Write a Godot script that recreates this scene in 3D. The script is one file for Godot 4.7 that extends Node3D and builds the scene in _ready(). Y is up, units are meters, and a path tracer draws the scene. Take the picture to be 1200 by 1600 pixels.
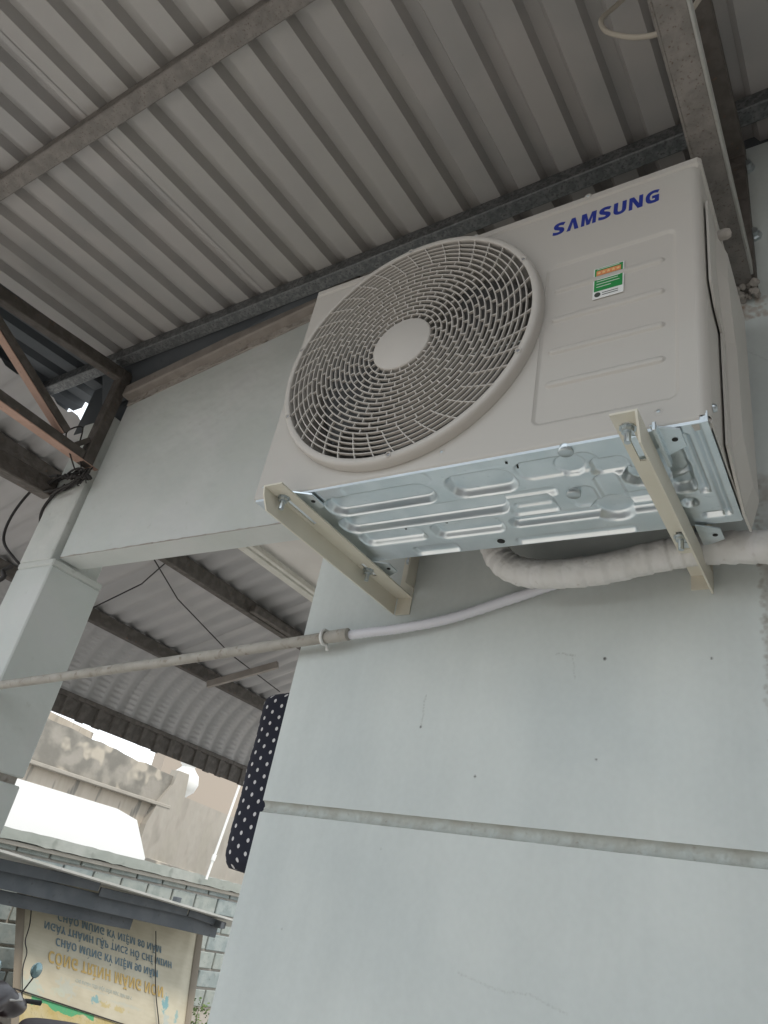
extends Node3D
# Outdoor air-conditioner unit on a pale wall under a corrugated canopy.
# World: wall face is z = 0 (facing +z), x runs along the wall, y is up, metres.

var M := {}
var used := {}
var RNG := RandomNumberGenerator.new()

# ------------------------------------------------------------------ naming
func numbered(n: String) -> String:
	if not used.has(n):
		used[n] = 0
		return n
	used[n] += 1
	return "%s_%03d" % [n, used[n]]

func tag(o, label := "", category := "", group := "", kind := ""):
	if label: o.set_meta("label", label)
	if category: o.set_meta("category", category)
	if group: o.set_meta("group", group)
	if kind: o.set_meta("kind", kind)
	return o

func thing(called: String, label: String, category: String, at := Vector3.ZERO, group := ""):
	var o := Node3D.new()
	o.name = numbered(called)
	add_child(o)
	o.position = at
	return tag(o, label, category, group)

func put(mesh: Mesh, called: String, m: Material, parent: Node, at := Vector3.ZERO):
	var o := MeshInstance3D.new()
	o.mesh = mesh
	o.material_override = m
	o.name = numbered(called) if parent == self else called
	parent.add_child(o, true)
	o.position = at
	return o

func solo(mesh: Mesh, called: String, m: Material, label: String, category: String, group := "", at := Vector3.ZERO):
	return tag(put(mesh, called, m, self, at), label, category, group)

# ------------------------------------------------------------------ shapes
func ns(smooth := false) -> SurfaceTool:
	var st := SurfaceTool.new()
	st.begin(Mesh.PRIMITIVE_TRIANGLES)
	st.set_smooth_group(0 if smooth else -1)
	return st

func fin(st: SurfaceTool) -> ArrayMesh:
	st.generate_normals()
	return st.commit()

# convex face, made to look along "out"
func face(st: SurfaceTool, p: Array, out: Vector3):
	var n: Vector3 = (p[1] - p[0]).cross(p[2] - p[0])
	var q := p.duplicate()
	if n.dot(out) > 0.0: q.reverse()          # clockwise seen from outside
	for i in range(1, q.size() - 1):
		st.add_vertex(q[0]); st.add_vertex(q[i]); st.add_vertex(q[i + 1])

# chamfered box: centre c, size s, chamfer b, optional basis
func box(st: SurfaceTool, c: Vector3, s: Vector3, b := 0.0, bs := Basis.IDENTITY):
	var h := s * 0.5
	b = minf(b, minf(h.x, minf(h.y, h.z)) * 0.9)
	var T := func(v: Vector3) -> Vector3: return c + bs * v
	for a in 3:
		var u := (a + 1) % 3
		var w := (a + 2) % 3
		for sg in [-1.0, 1.0]:
			var o := Vector3.ZERO; o[a] = sg
			var pts := []
			for k in [[-1, -1], [1, -1], [1, 1], [-1, 1]]:
				var v := Vector3.ZERO
				v[a] = sg * h[a]; v[u] = k[0] * (h[u] - b); v[w] = k[1] * (h[w] - b)
				pts.append(T.call(v))
			face(st, pts, bs * o)
	if b <= 0.0: return
	for a in 3:                                # edges along axis a
		var u := (a + 1) % 3
		var w := (a + 2) % 3
		for su in [-1.0, 1.0]:
			for sw in [-1.0, 1.0]:
				var o := Vector3.ZERO; o[u] = su; o[w] = sw
				var pts := []
				for k in [[-1, 0], [1, 0], [1, 1], [-1, 1]]:
					var v := Vector3.ZERO
					v[a] = k[0] * (h[a] - b)
					v[u] = su * (h[u] if k[1] == 0 else h[u] - b)
					v[w] = sw * (h[w] - b if k[1] == 0 else h[w])
					pts.append(T.call(v))
				face(st, pts, bs * o)
	for sx in [-1.0, 1.0]:
		for sy in [-1.0, 1.0]:
			for sz in [-1.0, 1.0]:
				var o := Vector3(sx, sy, sz)
				face(st, [T.call(Vector3(sx * h.x, sy * (h.y - b), sz * (h.z - b))), T.call(Vector3(sx * (h.x - b), sy * h.y, sz * (h.z - b))), T.call(Vector3(sx * (h.x - b), sy * (h.y - b), sz * h.z))], bs * o)

func mbox(c: Vector3, s: Vector3, b := 0.0, bs := Basis.IDENTITY) -> ArrayMesh:
	var st := ns(); box(st, c, s, b, bs); return fin(st)

# straight bar of rectangular section from a to b; "up" fixes the roll
func bar(st: SurfaceTool, a: Vector3, b: Vector3, w: float, h: float, bev := 0.002, up := Vector3.UP):
	var d := (b - a).normalized()
	var x := up.cross(d).normalized()
	var y := d.cross(x)
	box(st, (a + b) * 0.5, Vector3(w, h, a.distance_to(b)), bev, Basis(x, y, d))

func mbar(a: Vector3, b: Vector3, w: float, h: float, bev := 0.002, up := Vector3.UP) -> ArrayMesh:
	var st := ns(); bar(st, a, b, w, h, bev, up); return fin(st)

# round tube along points; rad is a number or an array
func tube(st: SurfaceTool, p: Array, rad, n := 12, cap := true):
	var t0: Vector3 = (p[1] - p[0]).normalized()
	var x: Vector3 = (Vector3.UP if absf(t0.y) < 0.9 else Vector3.RIGHT).cross(t0).normalized()
	var rings := []
	for i in p.size():
		var t: Vector3
		if i == 0: t = (p[1] - p[0]).normalized()
		elif i == p.size() - 1: t = (p[i] - p[i - 1]).normalized()
		else: t = ((p[i + 1] - p[i]).normalized() + (p[i] - p[i - 1]).normalized()).normalized()
		x = (x - t * x.dot(t)).normalized()
		var y := t.cross(x)
		var r: float = rad[i] if rad is Array else rad
		var ring := []
		for k in n:
			var a := TAU * k / n
			ring.append(p[i] + (x * cos(a) + y * sin(a)) * r)
		rings.append(ring)
	for i in p.size() - 1:
		var mid: Vector3 = (p[i] + p[i + 1]) * 0.5
		for k in n:
			var k2 := (k + 1) % n
			var q := [rings[i][k], rings[i][k2], rings[i + 1][k2], rings[i + 1][k]]
			face(st, q, (q[0] + q[2]) * 0.5 - mid)
	if cap:
		st.set_smooth_group(-1)
		face(st, rings[0], -t0)
		face(st, rings[-1], (p[-1] - p[-2]).normalized())
		st.set_smooth_group(0)

func mtube(p: Array, rad, n := 12) -> ArrayMesh:
	var st := ns(true); tube(st, p, rad, n); return fin(st)

func smooth_path(pts: Array, step := 6) -> Array:
	var c := []
	for i in pts.size() - 1:
		var a: Vector3 = pts[maxi(i - 1, 0)]
		var b: Vector3 = pts[i]
		var d: Vector3 = pts[i + 1]
		var e: Vector3 = pts[mini(i + 2, pts.size() - 1)]
		for k in step:
			c.append(b.cubic_interpolate(d, a, e, float(k) / step))
	c.append(pts[-1])
	return c

# extrude a 2D outline (x,y in the plane ux,uy) along dir
func prism(st: SurfaceTool, poly: PackedVector2Array, o: Vector3, ux: Vector3, uy: Vector3, dir: Vector3):
	if Geometry2D.is_polygon_clockwise(poly): poly.reverse()
	var n := poly.size()
	var nz := ux.cross(uy)
	for i in n:
		var a := poly[i]
		var b := poly[(i + 1) % n]
		var e := (b - a)
		var out := ux * e.y - uy * e.x
		var A := o + ux * a.x + uy * a.y
		var B := o + ux * b.x + uy * b.y
		face(st, [A, B, B + dir, A + dir], out)
	var tri := Geometry2D.triangulate_polygon(poly)
	var sgn := signf(nz.dot(dir))
	for k in range(0, tri.size(), 3):
		var t := []
		for j in 3: t.append(o + ux * poly[tri[k + j]].x + uy * poly[tri[k + j]].y)
		face(st, t, -nz * sgn)
		face(st, [t[0] + dir, t[1] + dir, t[2] + dir], nz * sgn)

func mprism(poly, o: Vector3, ux: Vector3, uy: Vector3, dir: Vector3) -> ArrayMesh:
	var st := ns(); prism(st, PackedVector2Array(poly), o, ux, uy, dir); return fin(st)

# lathe round axis through o along "ax"; profile of (radius, height)
func lathe(st: SurfaceTool, prof: Array, o: Vector3, ax: Vector3, n := 32):
	var x := (Vector3.UP if absf(ax.y) < 0.9 else Vector3.RIGHT).cross(ax).normalized()
	var y := ax.cross(x)
	for i in prof.size() - 1:
		var a: Vector2 = prof[i]
		var b: Vector2 = prof[i + 1]
		for k in n:
			var t0 := TAU * k / n
			var t1 := TAU * (k + 1) / n
			var d0 := x * cos(t0) + y * sin(t0)
			var d1 := x * cos(t1) + y * sin(t1)
			var q := [o + d0 * a.x + ax * a.y, o + d1 * a.x + ax * a.y, o + d1 * b.x + ax * b.y, o + d0 * b.x + ax * b.y]
			# the profile runs so that outside lies to its left
			var e := b - a
			var out := (d0 + d1) * 0.5 * e.y - ax * e.x
			if a.x < 1e-6: q = [q[0], q[2], q[3]]
			elif b.x < 1e-6: q = [q[0], q[1], q[2]]
			face(st, q, out)

func mlathe(prof: Array, o: Vector3, ax: Vector3, n := 32, smooth := true) -> ArrayMesh:
	var st := ns(smooth); lathe(st, prof, o, ax, n); return fin(st)

# grid of points pos(i,j); normals by differences; uv = (i/nx, j/ny)
func grid(nx: int, ny: int, pos: Callable, flip := false) -> ArrayMesh:
	var v := PackedVector3Array(); var nrm := PackedVector3Array(); var uv := PackedVector2Array(); var ix := PackedInt32Array()
	v.resize((nx + 1) * (ny + 1)); nrm.resize(v.size()); uv.resize(v.size())
	for j in ny + 1:
		for i in nx + 1:
			var k := j * (nx + 1) + i
			v[k] = pos.call(i, j)
			uv[k] = Vector2(float(i) / nx, float(j) / ny)
	for j in ny + 1:
		for i in nx + 1:
			var du := v[j * (nx + 1) + mini(i + 1, nx)] - v[j * (nx + 1) + maxi(i - 1, 0)]
			var dv := v[mini(j + 1, ny) * (nx + 1) + i] - v[maxi(j - 1, 0) * (nx + 1) + i]
			var n := du.cross(dv).normalized()
			nrm[j * (nx + 1) + i] = -n if flip else n
	for j in ny:
		for i in nx:
			var a := j * (nx + 1) + i
			var b := a + 1
			var c := a + nx + 2
			var d := a + nx + 1
			if flip: ix.append_array([a, b, c, a, c, d])
			else: ix.append_array([a, c, b, a, d, c])
	var arr := []
	arr.resize(Mesh.ARRAY_MAX)
	arr[Mesh.ARRAY_VERTEX] = v; arr[Mesh.ARRAY_NORMAL] = nrm; arr[Mesh.ARRAY_TEX_UV] = uv; arr[Mesh.ARRAY_INDEX] = ix
	var m := ArrayMesh.new()
	m.add_surface_from_arrays(Mesh.PRIMITIVE_TRIANGLES, arr)
	return m

# ------------------------------------------------------------------ materials
func fnl(sd: int, freq: float, oct := 4) -> FastNoiseLite:
	var f := FastNoiseLite.new()
	f.seed = sd; f.frequency = freq; f.fractal_octaves = oct
	f.noise_type = FastNoiseLite.TYPE_SIMPLEX_SMOOTH
	return f

func nbytes(sd: int, freq: float, size: int, oct := 4) -> PackedByteArray:
	var im := fnl(sd, freq, oct).get_seamless_image(size, size, false, false, 0.1, true)
	im.convert(Image.FORMAT_L8)
	return im.get_data()

# three-tone texture: coarse noise blends a -> b, fine noise speckles towards c
func ntex(sd: int, a: Color, b: Color, c: Color, f1: float, f2: float, cover := 0.3, size := 320) -> ImageTexture:
	var n1 := nbytes(sd, f1, size)
	var n2 := nbytes(sd + 7, f2, size, 3)
	var out := PackedByteArray(); out.resize(size * size * 3)
	var thr := 255.0 * (1.0 - cover)
	for i in size * size:
		var t := smoothstep(0.25, 0.75, n1[i] / 255.0)
		var s := clampf((n2[i] - thr) / 40.0, 0.0, 1.0)
		out[i * 3] = int(255.0 * lerpf(lerpf(a.r, b.r, t), c.r, s))
		out[i * 3 + 1] = int(255.0 * lerpf(lerpf(a.g, b.g, t), c.g, s))
		out[i * 3 + 2] = int(255.0 * lerpf(lerpf(a.b, b.b, t), c.b, s))
	return ImageTexture.create_from_image(Image.create_from_data(size, size, false, Image.FORMAT_RGB8, out))

func bumptex(sd: int, freq: float, strength: float, size := 256, oct := 4) -> ImageTexture:
	var im := fnl(sd, freq, oct).get_seamless_image(size, size, false, false, 0.1, true)
	im.convert(Image.FORMAT_RGBA8)
	im.bump_map_to_normal_map(strength)
	return ImageTexture.create_from_image(im)

func mat(col: Color, rough := 0.7, metal := 0.0) -> StandardMaterial3D:
	var m := StandardMaterial3D.new()
	m.albedo_color = col; m.roughness = rough; m.metallic = metal
	m.cull_mode = BaseMaterial3D.CULL_DISABLED
	return m

func tmat(tex: Texture2D, scale: float, rough := 0.7, metal := 0.0, bump: Texture2D = null, bs := 0.3) -> StandardMaterial3D:
	var m := mat(Color.WHITE, rough, metal)
	m.albedo_texture = tex
	m.uv1_triplanar = true; m.uv1_world_triplanar = true
	m.uv1_scale = Vector3.ONE * scale
	if bump:
		m.normal_enabled = true; m.normal_texture = bump; m.normal_scale = bs
	return m

func lin(r: float, g: float, b: float) -> Color:
	return Color(r, g, b).linear_to_srgb()

func make_materials():
	var soft := bumptex(3, 0.03, 3.0)
	var rough_b := bumptex(5, 0.06, 8.0)
	M.paint = tmat(ntex(11, lin(.60, .632, .61), lin(.64, .665, .645), lin(.565, .59, .56), 0.006, 0.05, 0.2, 512), 0.7, 0.75, 0.0, soft, 0.25)
	M.paint_old = tmat(ntex(12, lin(.59, .615, .585), lin(.64, .655, .625), lin(.48, .49, .445), 0.01, 0.03, 0.22, 512), 0.9, 0.8, 0.0, soft, 0.35)
	M.groove_dirt = tmat(ntex(13, lin(.50, .53, .50), lin(.44, .45, .41), lin(.24, .20, .16), 0.02, 0.05, 0.2), 2.5, 0.9, 0.0, rough_b, 0.4)
	M.render_brown = tmat(ntex(14, lin(.38, .345, .31), lin(.45, .415, .38), lin(.28, .245, .21), 0.02, 0.04, 0.25), 1.6, 0.95, 0.0, rough_b, 0.5)
	M.ac = tmat(ntex(15, lin(.51, .485, .445), lin(.525, .50, .46), lin(.50, .475, .435), 0.004, 0.03, 0.1, 256), 0.6, 0.42, 0.0, bumptex(6, 0.15, 1.0), 0.05)
	M.ac_guard = mat(lin(.52, .49, .45), 0.5)
	M.bell = mat(lin(.50, .47, .43), 0.5)
	M.ac_in = mat(lin(.45, .46, .46), 0.5, 0.4)
	M.ac_blade = mat(lin(.08, .078, .075), 0.5)
	M.coil = mat(lin(.30, .30, .31), 0.5, 0.6)
	M.zinc = tmat(ntex(16, lin(.70, .77, .80), lin(.78, .84, .87), lin(.64, .71, .74), 0.012, 0.06, 0.2), 2.0, 0.28, 0.92, bumptex(8, 0.02, 2.0), 0.06)
	M.galv = tmat(ntex(17, lin(.15, .16, .165), lin(.24, .245, .245), lin(.11, .115, .12), 0.05, 0.12, 0.4), 2.2, 0.5, 0.6, rough_b, 0.15)
	M.bracket = tmat(ntex(18, lin(.64, .61, .51), lin(.68, .65, .55), lin(.58, .545, .45), 0.01, 0.06, 0.12, 256), 1.5, 0.45)
	M.screw = mat(lin(.55, .60, .62), 0.3, 0.9)
	M.rubber = mat(lin(.02, .02, .02), 0.8)
	M.logo = mat(lin(.012, .03, .26), 0.4)
	M.green = mat(lin(.015, .26, .06), 0.4)
	M.white_print = mat(lin(.78, .78, .76), 0.5)
	M.orange = mat(lin(.72, .25, .10), 0.5)
	M.star = mat(lin(.80, .55, .25), 0.5)
	M.ink = mat(lin(.05, .06, .05), 0.5)
	M.roof = tmat(ntex(21, lin(.37, .36, .35), lin(.42, .40, .385), lin(.30, .285, .27), 0.006, 0.09, 0.12, 512), 0.8, 0.5, 0.15, soft, 0.12)
	M.roof_b = tmat(ntex(22, lin(.39, .375, .36), lin(.41, .395, .375), lin(.31, .29, .275), 0.006, 0.09, 0.10, 512), 0.8, 0.5, 0.15, soft, 0.12)
	M.roof_back = tmat(ntex(23, lin(.38, .37, .365), lin(.42, .405, .40), lin(.31, .29, .285), 0.006, 0.05, 0.12), 0.8, 0.55, 0.15, soft, 0.1)
	M.steel = tmat(ntex(24, lin(.085, .075, .065), lin(.12, .105, .095), lin(.15, .09, .06), 0.02, 0.05, 0.22), 2.0, 0.65, 0.1, rough_b, 0.2)
	M.steel_rust = tmat(ntex(25, lin(.20, .185, .17), lin(.25, .23, .21), lin(.10, .07, .05), 0.02, 0.16, 0.27, 512), 1.6, 0.7, 0.1, rough_b, 0.25)
	M.steel_pale = tmat(ntex(26, lin(.36, .36, .33), lin(.42, .42, .40), lin(.2, .15, .11), 0.02, 0.12, 0.2), 1.6, 0.7)
	M.primer = tmat(ntex(27, lin(.46, .30, .235), lin(.52, .345, .275), lin(.34, .22, .17), 0.02, 0.06, 0.25), 1.6, 0.75)
	M.timber = tmat(ntex(28, lin(.28, .25, .225), lin(.33, .295, .265), lin(.22, .19, .165), 0.02, 0.05, 0.2), 1.4, 0.85, 0.0, soft, 0.5)
	M.trim = tmat(ntex(29, lin(.60, .58, .52), lin(.66, .64, .58), lin(.48, .45, .38), 0.02, 0.05, 0.2), 1.2, 0.8)
	M.board_white = tmat(ntex(30, lin(.64, .61, .57), lin(.68, .65, .61), lin(.55, .52, .48), 0.01, 0.05, 0.12), 0.8, 0.8)
	M.wrap = tmat(ntex(31, lin(.68, .67, .64), lin(.74, .73, .71), lin(.50, .46, .41), 0.02, 0.04, 0.16), 2.5, 0.6, 0.0, bumptex(9, 0.03, 6.0), 0.5)
	M.hose = mat(lin(.68, .68, .72), 0.5)
	M.pvc = tmat(ntex(32, lin(.33, .31, .27), lin(.42, .40, .36), lin(.24, .21, .17), 0.015, 0.05, 0.3), 2.0, 0.7, 0.0, rough_b, 0.15)
	M.clip = mat(lin(.72, .72, .70), 0.5)
	M.black = mat(lin(.02, .017, .016), 0.55)
	M.cord = mat(lin(.40, .36, .30), 0.7)
	M.ground = tmat(ntex(41, lin(.43, .40, .365), lin(.48, .45, .41), lin(.36, .33, .30), 0.006, 0.06, 0.2), 0.25, 0.9)
	M.old_plaster = tmat(ntex(42, lin(.19, .18, .158), lin(.29, .27, .235), lin(.42, .38, .315), 0.010, 0.009, 0.38, 512), 0.45, 0.95, 0.0, soft, 0.35)
	M.old_plaster2 = tmat(ntex(43, lin(.38, .335, .275), lin(.43, .38, .315), lin(.21, .195, .17), 0.012, 0.012, 0.34, 512), 0.45, 0.95, 0.0, soft, 0.35)
	M.grey_render = tmat(ntex(44, lin(.33, .305, .265), lin(.345, .32, .28), lin(.30, .275, .24), 0.010, 0.014, 0.30, 512), 0.45, 0.95, 0.0, soft, 0.35)
	M.old_plaster2.uv1_scale = Vector3(.9, .16, .9)
	M.grey_render.uv1_scale = Vector3(.4, .13, .4)
	M.white_wall = mat(lin(.82, .825, .82), 0.8)
	M.beige_wall = mat(lin(.36, .31, .26), 0.8)
	M.dark_house = tmat(ntex(64, lin(.09, .085, .08), lin(.11, .105, .10), lin(.07, .065, .06), 0.01, 0.05, 0.2), 0.4, 0.9)
	M.asphalt = tmat(ntex(65, lin(.045, .045, .046), lin(.06, .06, .06), lin(.09, .09, .088), 0.01, 0.12, 0.25), 0.6, 0.9)
	M.paving = tmat(ntex(66, lin(.56, .52, .475), lin(.62, .575, .53), lin(.48, .44, .40), 0.008, 0.06, 0.2), 0.4, 0.7)
	M.pink_house = tmat(ntex(60, lin(.26, .24, .22), lin(.30, .275, .25), lin(.22, .20, .185), 0.01, 0.05, 0.2), 0.4, 0.9)
	M.block = tmat(ntex(45, lin(.22, .26, .26), lin(.28, .315, .31), lin(.17, .195, .19), 0.02, 0.06, 0.25), 0.8, 0.9, 0.0, soft, 0.35)
	M.block_b = tmat(ntex(46, lin(.25, .28, .265), lin(.30, .325, .305), lin(.19, .21, .195), 0.02, 0.06, 0.22), 0.8, 0.9, 0.0, soft, 0.35)
	M.mortar = tmat(ntex(47, lin(.36, .335, .30), lin(.40, .37, .335), lin(.3, .27, .24), 0.03, 0.08, 0.2), 1.0, 0.95)
	M.coping = tmat(ntex(48, lin(.27, .29, .265), lin(.33, .345, .32), lin(.21, .225, .205), 0.010, 0.02, 0.28), 0.6, 0.95, 0.0, soft, 0.35)
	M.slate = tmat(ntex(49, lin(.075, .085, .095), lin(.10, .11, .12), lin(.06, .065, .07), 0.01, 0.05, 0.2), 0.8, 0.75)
	M.awning = tmat(ntex(50, lin(.40, .41, .39), lin(.46, .46, .44), lin(.34, .35, .34), 0.02, 0.05, 0.2), 0.8, 0.6)
	M.tarp = tmat(ntex(51, lin(.56, .51, .42), lin(.62, .575, .48), lin(.48, .43, .34), 0.006, 0.03, 0.18), 0.5, 0.65)
	M.tarp_edge = mat(lin(.20, .17, .13), 0.7)
	M.print_blue = mat(lin(.12, .18, .215), 0.7)
	M.print_pale = mat(lin(.36, .40, .37), 0.7)
	M.print_yellow = mat(lin(.46, .32, .11), 0.7)
	M.print_yellow2 = mat(lin(.40, .31, .11), 0.7)
	M.print_green = mat(lin(.06, .30, .13), 0.7)
	M.print_teal = mat(lin(.10, .28, .34), 0.7)
	M.bike_dark = mat(lin(.03, .022, .022), 0.35)
	M.bike_red = mat(lin(.06, .012, .012), 0.35)
	M.bike_seat = mat(lin(.022, .012, .012), 0.55)
	M.bike_metal = mat(lin(.4, .4, .4), 0.35, 0.8)
	M.mirror = mat(lin(.16, .24, .25), 0.12, 0.6)
	M.lamp = mat(lin(.30, .28, .25), 0.3)
	M.leaf = mat(lin(.07, .13, .035), 0.6)
	M.leaf_b = mat(lin(.12, .18, .05), 0.6)
	M.bark = mat(lin(.10, .075, .05), 0.9)

# ------------------------------------------------------------------ text
func font(heavy := false) -> Font:
	var f := SystemFont.new()
	f.font_names = PackedStringArray(["Droid Sans"])
	f.font_weight = 700
	if not heavy: return f
	var v := FontVariation.new()
	v.base_font = f
	v.variation_embolden = 0.7
	return v

func text_mesh(s: String, heavy := false, depth := 0.02) -> TextMesh:
	var t := TextMesh.new()
	t.text = s; t.font = font(heavy); t.font_size = 64; t.pixel_size = 0.01; t.depth = depth
	return t

# lettering in the rectangle with lower-left o, edges ux (length = width) and uy (length = height)
func letter(s: String, called: String, m: Material, parent: Node, o: Vector3, ux: Vector3, uy: Vector3, heavy := false):
	var t := text_mesh(s, heavy)
	var ab := t.get_aabb()
	var n := ux.cross(uy).normalized()
	var sx := ux / ab.size.x
	var sy := uy / ab.size.y
	var b := Basis(sx, sy, n * 0.03)
	var node := MeshInstance3D.new()
	node.mesh = t
	node.material_override = m
	node.name = called
	parent.add_child(node, true)
	node.transform = Transform3D(b, o - sx * ab.position.x - sy * ab.position.y)
	return node

# ------------------------------------------------------------------ camera, sky, sun
func set_stage():
	var cam := Camera3D.new()
	cam.name = "camera"
	add_child(cam)
	cam.transform = Transform3D(Basis(Vector3(0.83910839, 0.1801151, -0.51327932), Vector3(0.12724139, 0.8524208, 0.50713746), Vector3(0.52887308, -0.49085367, 0.69235535)).orthonormalized(), Vector3(1.03527, 1.49986, 1.36329))
	cam.fov = 69.047
	cam.keep_aspect = Camera3D.KEEP_HEIGHT
	cam.near = 0.02
	cam.far = 400.0
	cam.current = true
	var sky := Sky.new()
	var sm := ProceduralSkyMaterial.new()
	sm.sky_top_color = Color(0.86, 0.90, 0.94)
	sm.sky_horizon_color = Color(0.95, 0.96, 0.96)
	sm.sky_curve = 0.2
	sm.ground_horizon_color = Color(0.62, 0.59, 0.55)
	sm.ground_bottom_color = Color(0.5, 0.46, 0.42)
	sm.sun_angle_max = 0.0
	sky.sky_material = sm
	var env := Environment.new()
	env.background_mode = Environment.BG_SKY
	env.sky = sky
	env.background_energy_multiplier = 1.3
	env.tonemap_mode = Environment.TONE_MAPPER_LINEAR
	env.tonemap_exposure = 1.56
	env.sdfgi_enabled = true
	env.ssao_enabled = true
	env.ssil_enabled = true
	var we := WorldEnvironment.new()
	we.name = "world_environment"
	we.environment = env
	add_child(we)
	var sun := DirectionalLight3D.new()
	sun.name = "sun"
	add_child(sun)
	sun.light_energy = 0.5
	sun.light_color = Color(1.0, 0.95, 0.88)
	sun.light_angular_distance = 12.0
	sun.shadow_enabled = true
	sun.look_at_from_position(Vector3(8, 14, 4), Vector3.ZERO)

# ------------------------------------------------------------------ structure
const GY := -0.15                              # ground level

func wall_texture() -> ImageTexture:
	# main wall face: x -0.2..1.8 , y GY..3.45 ; faint streaks, specks, hairline cracks
	var W := 896
	var H := 1536
	var x0 := -0.2; var x1 := 1.8; var y0 := GY; var y1 := 3.45
	var f1 := fnl(61, 0.004, 4); var f2 := fnl(62, 0.02, 3); var f3 := fnl(63, 0.12, 2)
	var out := PackedByteArray(); out.resize(W * H * 3)
	var base := lin(.60, .638, .618)
	var streak := PackedFloat32Array(); streak.resize(W)
	for i in W: streak[i] = f2.get_noise_2d(i * 0.9, 0) * 0.8 + f2.get_noise_2d(i * 4.0, 900) * 0.2
	for j in H:
		for i in W:
			var n := f1.get_noise_2d(i, j)
			var s := streak[i] * (0.5 + 0.5 * f2.get_noise_2d(i * 0.25 + 300, j * 0.04))
			var g := f3.get_noise_2d(i, j)
			var v := 1.0 + n * 0.05 + s * 0.055 + g * 0.010
			var k := (j * W + i) * 3
			out[k] = clampi(int(255.0 * base.r * (v + n * 0.008)), 0, 255)
			out[k + 1] = clampi(int(255.0 * base.g * v), 0, 255)
			out[k + 2] = clampi(int(255.0 * base.b * (v - n * 0.006)), 0, 255)
	var im := Image.create_from_data(W, H, false, Image.FORMAT_RGB8, out)
	var P := func(x: float, y: float) -> Vector2: return Vector2((x - x0) / (x1 - x0) * W, (y1 - y) / (y1 - y0) * H)
	var dab := func(p: Vector2, r: float, c: Color, a: float):
		for yy in range(int(p.y - r - 1), int(p.y + r + 2)):
			for xx in range(int(p.x - r - 1), int(p.x + r + 2)):
				if xx < 0 or yy < 0 or xx >= W or yy >= H: continue
				var d := Vector2(xx + 0.5, yy + 0.5).distance_to(p)
				var w := clampf(r + 0.5 - d, 0.0, 1.0) * a
				if w > 0.0: im.set_pixel(xx, yy, im.get_pixel(xx, yy).lerp(c, w))
	var dark := Color(0.28, 0.28, 0.25)
	# cracks seen on the wall
	var cracks := [[[.209, 1.97], [.207, 1.95], [.210, 1.925], [.208, 1.90]], [[.497, 2.055], [.512, 2.056], [.524, 2.053], [.536, 2.049]], [[.36, 1.475], [.415, 1.466], [.45, 1.463], [.494, 1.468], [.53, 1.458], [.558, 1.452]], [[.885, 2.748], [.905, 2.728], [.93, 2.703], [.97, 2.69]], [[.53, 2.05], [.535, 2.03], [.537, 2.0]]]
	var ci := 0
	for c in cracks:
		for s in c.size() - 1:
			var a: Vector2 = P.call(c[s][0], c[s][1])
			var b: Vector2 = P.call(c[s + 1][0], c[s + 1][1])
			var nst := int(a.distance_to(b)) + 1
			for k in nst:
				var p := a.lerp(b, float(k) / nst) + Vector2(RNG.randf_range(-.6, .6), RNG.randf_range(-.6, .6))
				dab.call(p, 0.35, dark, (0.30 if ci < 2 else 0.16) * (0.4 + 0.6 * RNG.randf()))
		ci += 1
	for k in 25:                              # small specks and chips
		dab.call(Vector2(RNG.randf() * W, RNG.randf() * H), RNG.randf_range(0.4, 1.1), dark, RNG.randf_range(0.15, 0.5))
	for q in [[.595, 2.043, 1.2], [.788, 2.039, .7], [.348, 1.806, .8], [.208, 1.90, .9], [.586, 1.85, .6]]:
		dab.call(P.call(q[0], q[1]), q[2], Color(0.16, 0.16, 0.15), 0.8)
	for k in 260:                              # worn strip of old paint edge at the right
		var yy := RNG.randf_range(1.75, 2.42)
		dab.call(P.call(.879 + RNG.randfn() * .004, yy), RNG.randf_range(0.6, 2.0), Color(0.5, 0.46, 0.42), RNG.randf_range(0.08, 0.25))
	for k in 500:
		var yy := RNG.randf_range(1.4, 2.42)
		dab.call(P.call(.885 + absf(RNG.randfn()) * .04, yy), RNG.randf_range(2, 7), Color(0.60, 0.56, 0.52), 0.10)
	for k in 60:                               # plaster drips by the strut foot
		dab.call(P.call(RNG.randf_range(.865, .93), RNG.randf_range(2.84, 2.9)), RNG.randf_range(1, 4), Color(0.55, 0.45, 0.38), 0.2)
	return ImageTexture.create_from_image(im)

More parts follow.
